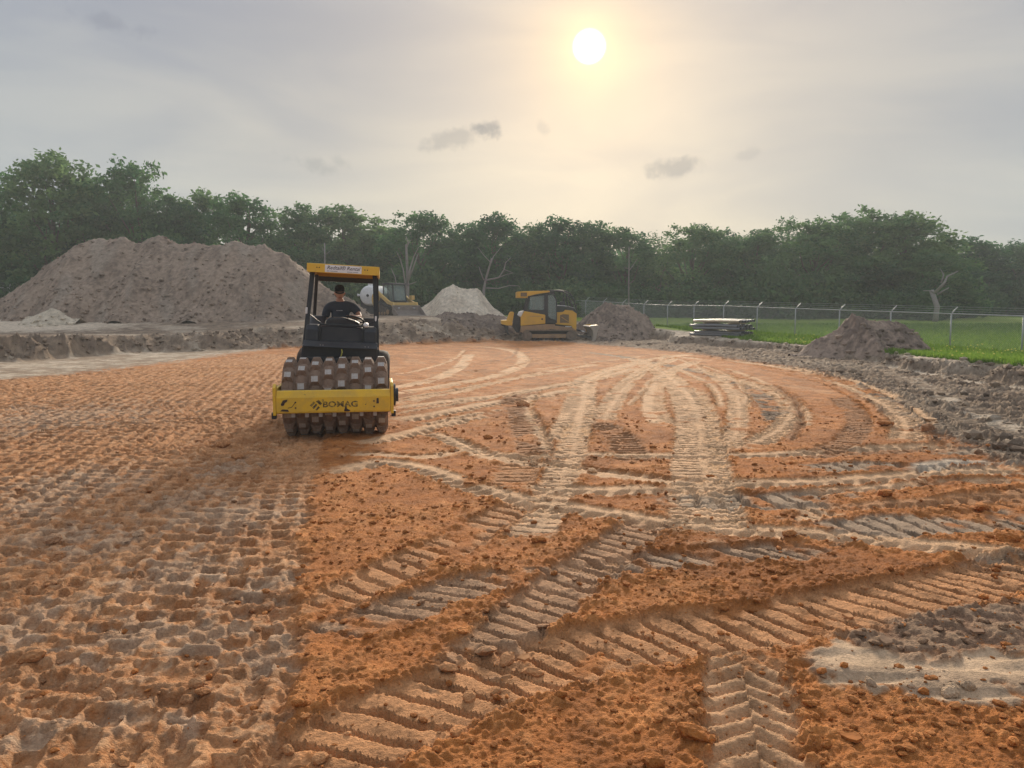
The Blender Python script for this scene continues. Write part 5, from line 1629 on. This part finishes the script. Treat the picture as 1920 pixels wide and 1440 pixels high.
def build_dozer():
    Yd = 43.0
    px0 = 1028.5
    x0 = at(px0, 642, Yd).x
    S = 9.143*FPX/Yd                   # zoomed picture units per metre
    root = empty('bulldozer', (x0, Yd+1.0, tz(x0, Yd)-.03), (0, 0, R(2)), label='yellow crawler bulldozer with black cab and rear ripper, pushing mud to the right', cat='bulldozer')
    def q(pts): return [((a-900)/S, (1010-b)/S) for a, b in pts]
    def pr(name, mat, pts, y0, y1, parent=root, bevel=.015):
        return MB().prism(q(pts), y0, y1, 'xz').build(name, mat, parent, bevel=bevel)
    # crawler tracks: an endless belt of shoes
    for s, (ya, yb) in ((-1, (-1.0, -.50)), (1, (.50, 1.0))):
        cxs = (-1.18, 1.20); r = .325; zc = .335
        path = []
        n = 10
        for k in range(n+1): a = math.pi/2+math.pi*k/n; path.append((cxs[0]+r*math.cos(a), zc+r*math.sin(a)))
        for k in range(n+1): a = -math.pi/2+math.pi*k/n; path.append((cxs[1]+r*math.cos(a), zc+r*math.sin(a)))
        inner = [(cxs[0]+(x-cxs[0])*.8 if x < cxs[0] else (cxs[1]+(x-cxs[1])*.8 if x > cxs[1] else x), zc+(z-zc)*.80) for x, z in path]
        m = MB(); N_ = len(path)
        vs = [(x, ya, z) for x, z in path]+[(x, yb, z) for x, z in path]+[(x, ya, z) for x, z in inner]+[(x, yb, z) for x, z in inner]
        fs = []
        for i in range(N_):
            j = (i+1) % N_
            fs += [(i, j, j+N_, i+N_), (i+2*N_, i+3*N_, j+3*N_, j+2*N_), (i, i+2*N_, j+2*N_, j), (i+N_, j+N_, j+3*N_, i+3*N_)]
        m.add(vs, fs)
        tr = m.build('crawler_track', 'track_steel', root)
        # grouser bars on the shoes
        per = []
        for i in range(N_):
            a, b = Vector(path[i]), Vector(path[(i+1) % N_]); L_ = (b-a).length; k = 0.0
            while k < L_-.02: per.append((a.lerp(b, k/L_), (b-a).normalized())); k += .17 if L_ > .17 else L_
        m = MB()
        for p, d in per:
            nrm = Vector((d.y, -d.x)) if (p-Vector((0, zc))).dot(Vector((d.y, -d.x))) > 0 else Vector((-d.y, d.x))
            a = p-d*.012; b = p+d*.012
            m.prism([tuple(a), tuple(b), tuple(b+nrm*.045), tuple(a+nrm*.045)], ya-.01, yb+.01, 'xz')
        m.build('grouser_bars', 'track_steel', tr)
        y_in = ya if s < 0 else yb
        for xx, rad, nm in ((cxs[0], .24, 'sprocket'), (cxs[1], .24, 'idler')):
            MB().lathe([(-.24, .06), (-.22, rad*.5), (-.215, rad), (.0, rad), (.0, .05)], 24, 'y', (xx, y_in+(.22 if s < 0 else .02), zc)).build(nm, 'track_steel', root, smooth=False)
        for k in range(6):
            MB().lathe([(0, .03), (.01, .085), (.22, .085), (.23, .03)], 14, 'y', (-.75+k*.30, ya+.12, .16)).build('track_roller', 'machine_black', root)
        MB().box((-.95, ya+.06, .20), (.95, yb-.06, .42)).build('track_frame', 'muddy_yellow', root, bevel=.02)
        pr('track_guard', 'muddy_yellow', [(400, 850), (420, 745), (855, 712), (1000, 712), (1000, 740), (1300, 770), (1380, 830), (1380, 845), (1290, 810), (1100, 812), (930, 795), (850, 812), (560, 825), (480, 860)], ya+.01, yb-.02)
    # main hull
    pr('hull', 'machine_black', [(420, 880), (420, 560), (1380, 560), (1380, 880)], -.50, .50, bevel=.02)
    pr('fuel_tank', 'machine_yellow', [(415, 590), (480, 487), (835, 552), (835, 705), (415, 740)], -.92, -.25, bevel=.03)
    pr('rear_side_box', 'machine_yellow', [(415, 590), (480, 487), (835, 552), (835, 705), (415, 740)], .25, .92, bevel=.03)
    pr('tank_cap', 'white_plastic', [(372, 560), (400, 495), (470, 480), (420, 590)], -.80, .80, bevel=.02)
    MB().box((-.43, -.925, 1.20), (-.35, -.918, 1.30)).build('badge', 'machine_black', root)
    MB().box((-1.08, -.924, 1.40), (-.42, -.919, 1.425)).build('side_stripe', 'muddy_yellow', root)
    # cab: pillars and panels around glass
    cab = pr('cab_frame', 'machine_black', [(470, 485), (840, 550), (840, 690), (1030, 690), (1030, 640), (470, 465)], -.80, .80)
    for s in (-1, 1):
        y0, y1 = (s*.80, s*.74)
        for nm, pts in (('pillar', [(470, 485), (540, 230), (580, 230), (520, 500)]), ('pillar', [(815, 545), (815, 205), (885, 195), (885, 690), (840, 690), (840, 550)]),
                        ('pillar', [(965, 195), (1000, 225), (1038, 310), (1038, 690), (1022, 690), (1022, 312)]), ('window_rail', [(540, 232), (965, 185), (965, 205), (575, 245)]),
                        ('window_rail', [(520, 490), (565, 462), (815, 470), (815, 548)]), ('door_sill', [(885, 676), (1022, 676), (1022, 692), (885, 692)])):
            pr(nm, 'machine_black', pts, y0, y1, cab, bevel=.01)
        pr('side_window', 'cab_glass', [(577, 247), (815, 214), (815, 470), (560, 463)], s*.775, s*.765, cab, bevel=0)
        pr('door_glass', 'cab_glass', [(885, 205), (965, 200), (1020, 312), (1020, 676), (885, 676)], s*.775, s*.765, cab, bevel=0)
    pr('windscreen', 'cab_glass', [(995, 235), (1005, 235), (1032, 320), (1032, 560), (1022, 560), (1022, 320)], -.72, .72, cab, bevel=0)
    pr('rear_window', 'cab_glass', [(545, 245), (553, 245), (500, 470), (492, 470)], -.72, .72, cab, bevel=0)
    MB().box((-.80, -.25, 1.3), (-.35, .25, 1.62)).build('operator_seat', 'machine_black', root, bevel=.04)
    MB().box((-.90, -.25, 1.5), (-.75, .25, 2.25)).build('seat_back', 'machine_black', root, bevel=.04)
    roof = pr('roof', 'machine_yellow', [(345, 158), (520, 148), (905, 140), (915, 165), (700, 195), (535, 235), (530, 262), (345, 260)], -.86, .86, bevel=.02)
    pr('roof_vent', 'radiator_mesh', [(412, 172), (520, 172), (520, 240), (412, 240)], -.868, -.855, roof, bevel=0)
    pr('roof_front', 'machine_black', [(905, 140), (985, 150), (1005, 200), (960, 190), (880, 185)], -.84, .84, roof, bevel=.01)
    # limb riser tubes and screen in front of the cab
    for s in (-1, 1):
        pts = [(x, s*.80, z) for x, z in q([(880, 140), (1060, 135), (1190, 150), (1260, 190), (1310, 270), (1350, 380), (1385, 500)])]
        MB().tube(pts, .03, 8).build('limb_riser', 'machine_black', root, smooth=True)
        MB().tube([(x, s*.80, z) for x, z in q([(1190, 150), (1205, 300), (1230, 430)])], .022, 6).build('riser_strut', 'machine_black', root)
        MB().tube([(x, s*.62, z) for x, z in q([(1040, 388), (1200, 398), (1350, 436)])], .012, 6).build('hood_trim', 'chrome', root)
    m = MB()
    for k in range(9):
        f = k/8
        a, b = q([(1205+f*150, 160+f*230), (1235+f*148, 440+f*60)])
        m.tube([(a[0], -.8, a[1]), (a[0], .8, a[1])], .008, 4)
    m.build('screen_bars', 'machine_black', root)
    # engine hood
    pr('hood', 'hood_dark', [(1035, 395), (1200, 405), (1350, 440), (1395, 515), (1385, 560), (1035, 560)], -.55, .55, bevel=.03)
    pr('exhaust_box', 'machine_black', [(1110, 330), (1160, 318), (1200, 330), (1200, 400), (1110, 395)], -.1, .12, bevel=.03)
    MB().lathe([(0, .055), (.42, .055), (.43, .03)], 12, 'z', (.92, .2, 2.0)).build('exhaust_pipe', 'machine_black', root)
    for s in (-1, 1):
        side = pr('engine_panel', 'machine_yellow', [(1040, 508), (1090, 505), (1150, 500), (1185, 467), (1310, 478), (1385, 532), (1380, 835), (1310, 800), (1300, 742), (1020, 712)], s*.60, s*.54, bevel=.012)
        pr('air_screen', 'radiator_mesh', [(1095, 560), (1150, 540), (1250, 548), (1250, 690), (1095, 690)], s*.608, s*.60, side, bevel=0)
        MB().tube([(x, s*.612, z) for x, z in q([(1120, 590), (1245, 672)])], .012, 4).build('screen_rib', 'machine_yellow', side)
    pr('step_plate', 'machine_black', [(985, 742), (1300, 765), (1300, 790), (985, 770)], -.95, -.60, bevel=.005)
    MB().box((.90, -.962, .82), (1.25, -.951, .85)).build('reflector', 'white_plastic', root)
    # ripper at the rear
    rip = pr('ripper_beam', 'machine_yellow', [(75, 650), (200, 640), (275, 655), (272, 735), (180, 735), (85, 712)], -.75, .75, bevel=.03)
    for s in (-.45, .25):
        pr('ripper_bracket', 'machine_yellow', [(180, 645), (215, 545), (238, 500), (290, 497), (305, 520), (285, 655)], s, s+.2, bevel=.02)
        pr('ripper_link', 'machine_black', [(290, 520), (345, 540), (412, 600), (405, 860), (350, 860), (268, 742), (300, 690)], s+.02, s+.18, bevel=.02)
    for s in (-.6, 0, .6):
        pr('ripper_shank', 'machine_black', [(110, 700), (200, 720), (205, 860), (240, 905), (200, 890), (160, 830)], s-.04, s+.04, rip, bevel=.01)
    # blade: curved mouldboard with end plates, C-frame and cylinder
    cur = [(1600, 735), (1672, 790), (1690, 850), (1680, 930), (1650, 1000)]
    bl = pr('blade', 'worn_blade', cur+[(1625, 1000), (1640, 930), (1645, 860), (1630, 800), (1565, 750)], -1.45, 1.45, bevel=.01)
    for s in (-1, 1):
        pr('blade_end_plate', 'worn_blade' if s < 0 else 'machine_yellow', [(1590, 738), (1700, 722), (1745, 735), (1722, 800), (1700, 870), (1690, 960), (1650, 1000), (1625, 1000), (1640, 900), (1625, 810), (1588, 770)], s*1.46, s*1.49, bl, bevel=.005)
        MB().tube([(x, s*.86, z) for x, z in q([(1380, 900), (1480, 925), (1630, 930)])], .07, 4, square=True).build('push_arm', 'machine_black', root)
        MB().tube([(x, s*.45, z) for x, z in q([(1380, 800), (1470, 830)])], .05, 8).build('lift_cylinder', 'machine_black', root)
        MB().tube([(x, s*.45, z) for x, z in q([(1460, 828), (1610, 870)])], .026, 8).build('cylinder_rod', 'chrome', root)
    pr('blade_top_guard', 'machine_yellow', [(1580, 742), (1730, 722), (1700, 752), (1610, 765)], -1.40, -.35, bl, bevel=.005)
    return root


build_dozer()


# ------------------------------------------------------------------ compact track loader
paint('loader_yellow', (.62, .42, .14), .55, dirt=(.40, .29, .14), dirt_amt=.6, dirt_scale=2)
paint('bucket_steel', (.23, .195, .175), .6, .3, dirt=(.36, .30, .26), dirt_amt=.8, dirt_scale=3)
paint('track_rubber', (.055, .05, .046), .9, dirt=(.20, .15, .12), dirt_amt=.9, dirt_scale=4)


def build_loader():
    Yd = 50.5
    c = at(741, 592, Yd)
    root = empty('track_loader', (c.x, Yd, tz(c.x, Yd)), (0, 0, R(-52)), label='compact yellow track loader with its bucket flat on the ground beside the sand pile', cat='track loader')
    def pr(name, mat, pts, y0, y1, parent=root, bevel=.02): return MB().prism(pts, y0, y1, 'xz').build(name, mat, parent, bevel=bevel)
    for s in (-1, 1):
        ya, yb = (s*.95, s*.58)
        tr = pr('crawler_track', 'track_rubber', [(-.95, .02), (.80, .0), (1.0, .18), (.98, .36), (.75, .46), (-.45, .80), (-.68, .82), (-.80, .70), (-1.12, .28), (-1.12, .12)], ya, yb, bevel=.04)
        for k, (xx, zz, rr_) in enumerate(((-.55, .62, .15), (-.88, .20, .15), (.75, .22, .17), (-.35, .13, .10), (0, .13, .10), (.35, .13, .10))):
            MB().lathe([(-.03, .03), (-.02, rr_), (.02, rr_), (.03, .03)], 14, 'y', (xx, s*.955, zz)).build('track_wheel', 'muddy_yellow', tr)
        pr('side_step', 'machine_black', [(-.5, .82), (.85, .48), (.95, .52), (-.45, .90)], s*.93, s*.60)
        # lift arm: tower, boom, elbow, toe
        pr('lift_arm', 'loader_yellow', [(-1.22, 1.62), (-1.05, 1.72), (-.85, 1.66), (.62, .98), (.98, .86), (1.32, .84), (1.42, .62), (1.40, .26), (1.24, .26), (1.22, .55), (1.12, .64), (.62, .72), (.40, .84), (-.72, 1.38), (-.86, 1.32), (-1.0, 1.40)], s*.92, s*.78)
        tw = [(-1.22 + .30*math.cos(a), 1.05+.38*math.sin(a)) for a in [2*math.pi*k/14 for k in range(14)]]
        pr('arm_tower', 'loader_yellow', tw, s*.90, s*.66)
        pr('arm_tower_leg', 'loader_yellow', [(-1.45, 1.05), (-.95, .95), (-1.05, .45), (-1.28, .42)], s*.88, s*.70)
        MB().tube([(-.70, s*.73, .92), (-.2, s*.73, 1.12)], .05, 8).build('lift_cylinder', 'machine_black', root)
        MB().tube([(1.15, s*.55, .80), (1.50, s*.55, .42)], .04, 8).build('tilt_cylinder', 'chrome', root)
    pr('body', 'machine_black', [(-1.3, .30), (.95, .30), (1.0, .62), (.7, .80), (-.5, .95), (-1.3, 1.25)], -.58, .58)
    pr('engine_door', 'loader_yellow', [(-1.42, .55), (-1.30, 1.30), (-.95, 1.42), (-.95, .55)], -.62, .62)
    cab = pr('cab_frame', 'machine_black', [(-.75, .85), (.62, .80), (.70, .95), (-.75, .98)], -.48, .48)
    for s in (-1, 1):
        for pts in ([(-.75, .95), (-.68, .95), (-.62, 1.98), (-.72, 1.98)], [(.60, .92), (.70, .92), (.52, 1.98), (.42, 1.98)], [(-.12, .95), (-.06, .95), (-.06, 1.98), (-.12, 1.98)]):
            pr('pillar', 'machine_black', pts, s*.48, s*.42, cab, bevel=.01)
        pr('side_window', 'cab_glass', [(-.68, .98), (.60, .95), (.42, 1.95), (-.63, 1.95)], s*.455, s*.445, cab, bevel=0)
    pr('front_glass', 'cab_glass', [(.655, .95), (.665, .95), (.475, 1.95), (.465, 1.95)], -.42, .42, cab, bevel=0)
    pr('roof', 'machine_black', [(-.85, 1.97), (.62, 1.97), (.58, 2.05), (-.2, 2.10), (-.85, 2.06)], -.50, .50, cab)
    MB().box((-.45, -.2, .95), (-.05, .2, 1.55)).build('operator_seat', 'machine_black', root, bevel=.04)
    pr('cross_tube', 'loader_yellow', [(1.16, .62), (1.36, .62), (1.36, .82), (1.16, .82)], -.80, .80)
    MB().box((.60, .70, 1.0), (.95, .92, 1.28)).build('lamp_box', 'loader_yellow', root, bevel=.02)
    # bucket lying open towards the front
    b = MB()
    prof = [(1.42, .62), (1.40, .30), (1.46, .10), (1.60, .02), (2.18, .0)]
    inn = [(1.46, .60), (1.44, .31), (1.50, .13), (1.62, .05), (2.18, .025)]
    b.prism(prof+inn[::-1], -.98, .98, 'xz')
    bu = b.build('bucket', 'bucket_steel', root)
    for s in (-1, 1):
        pr('bucket_side', 'bucket_steel', [(1.42, .62), (1.40, .30), (1.46, .10), (1.60, .02), (2.18, .0), (2.10, .10)], s*.98, s*1.01, bu, bevel=.004)
    pr('cutting_edge', 'worn_blade', [(2.08, -.004), (2.26, -.004), (2.26, .012), (2.08, .03)], -1.015, 1.015, bu, bevel=0)
    pr('bucket_lip', 'worn_blade', [(1.40, .62), (1.48, .62), (1.48, .65), (1.40, .65)], -1.0, 1.0, bu, bevel=.004)
    return root


build_loader()


# ------------------------------------------------------------------ white tank
def build_tank():
    Yd = 56.0
    c = at(690, 554, Yd)
    root = empty('water_tank', (c.x, Yd, c.z-.78), (0, 0, R(-14)), label='round white tank seen end-on behind the roller, left of the track loader', cat='tank')
    g = tz(c.x, Yd)-(c.z-.78)
    prof = [(-.02, .05), (-.05, .10), (0, .14), (0, .30), (.02, .34), (.03, .56), (.06, .62), (.16, .70), (.30, .73), (.5, .75), (.54, .77), (.60, .77), (.64, .75), (1.2, .75), (1.24, .77), (1.3, .77), (1.34, .75), (2.3, .74), (2.5, .62), (2.52, .1)]
    MB().lathe(prof, 40, 'y', (0, 0, .78)).build('shell', 'white_plastic', root, smooth=True).data.set_sharp_from_angle(angle=R(40))
    MB().lathe([(-.08, .02), (-.08, .10), (.0, .10)], 18, 'y', (0, 0, .78)).build('end_plug', 'machine_black', root)
    MB().lathe([(0, .20), (.14, .20), (.16, .16), (.17, .02)], 20, 'z', (0, .5, 1.50)).build('filler_cap', 'white_plastic', root)
    MB().tube([(-.72, .25, .80), (-.92, .20, .82)], [.07, .10], 10).build('outlet', 'white_plastic', root)
    m = MB()
    for yy in (.3, 1.9): m.prism([(-.75, g-.1), (.75, g-.1), (.7, .45), (.45, .2), (0, .06), (-.45, .2), (-.7, .45)], yy, yy+.15, 'xz')
    m.build('cradle', 'machine_black', root)


build_tank()

# clods broken off along the cut banks
def bank_clods():
    rng = np.random.RandomState(15)
    fc = (OUT > .04) & (OUT < .97) & near & (Y < 50) & (Y > 10) & (np.abs(X) < .72*Y)
    cand = np.nonzero(fc)[0]
    w = (0.2+np.clip(n_mid[cand]+.3, 0, 1)+np.clip(n_sm[cand], 0, 1))*np.clip(Y[cand]/20, .3, 2)
    cum = np.cumsum(w); pick = cand[np.searchsorted(cum, rng.uniform(0, cum[-1], 3600))]
    # and over the churned mud on the right
    mm = np.nonzero((km > .6) & near & (OUT < .1) & (Y > 9) & (Y < 40) & (np.abs(X) < .72*Y))[0]
    pick = np.concatenate([pick, mm[rng.randint(0, len(mm), 500)]])
    pr_ = [ico(s, 0, (1, 1, .65), .28) for s in range(5)]
    V, Fl, C = [], [], []; n0 = 0
    for i in pick:
        pv, pf = pr_[rng.randint(5)]
        s = .018+.10*rng.rand()**6
        qv = pv*s*rng.uniform(.7, 1.4, 3)
        V.append(qv+np.array((X[i], Y[i], Z[i]+s*.2))); Fl.append(pf+n0); n0 += len(pv)
        C.append(np.repeat((COLR[i]*rng.uniform(.7, 1.2))[None], len(pv), 0))
    o = np_mesh('bank_clods', np.concatenate(V), np.concatenate(Fl), 'soil')
    set_color(o.data, 'soil', np.concatenate(C))
    tag(o, 'dark clods lying along the cut banks and churned mud', 'clods', kind='stuff')


bank_clods()


# ------------------------------------------------------------------ hazy morning air
def haze():
    o = MB().box((-150, -20, -3), (160, 140, 24)).build('haze', 'soil')
    o.data.materials.clear()
    m = bpy.data.materials.new('haze'); m.use_nodes = True
    nt = m.node_tree; nt.nodes.clear()
    out = nt.nodes.new('ShaderNodeOutputMaterial'); v = nt.nodes.new('ShaderNodeVolumePrincipled')
    v.inputs['Color'].default_value = (.80, .87, .90, 1)
    v.inputs['Density'].default_value = HAZE
    v.inputs['Anisotropy'].default_value = 0.2
    nt.links.new(v.outputs[0], out.inputs['Volume'])
    o.data.materials.append(m)
    tag(o, 'thin morning haze hanging over the whole site', 'haze', kind='stuff')


HAZE = 0.0013
haze()
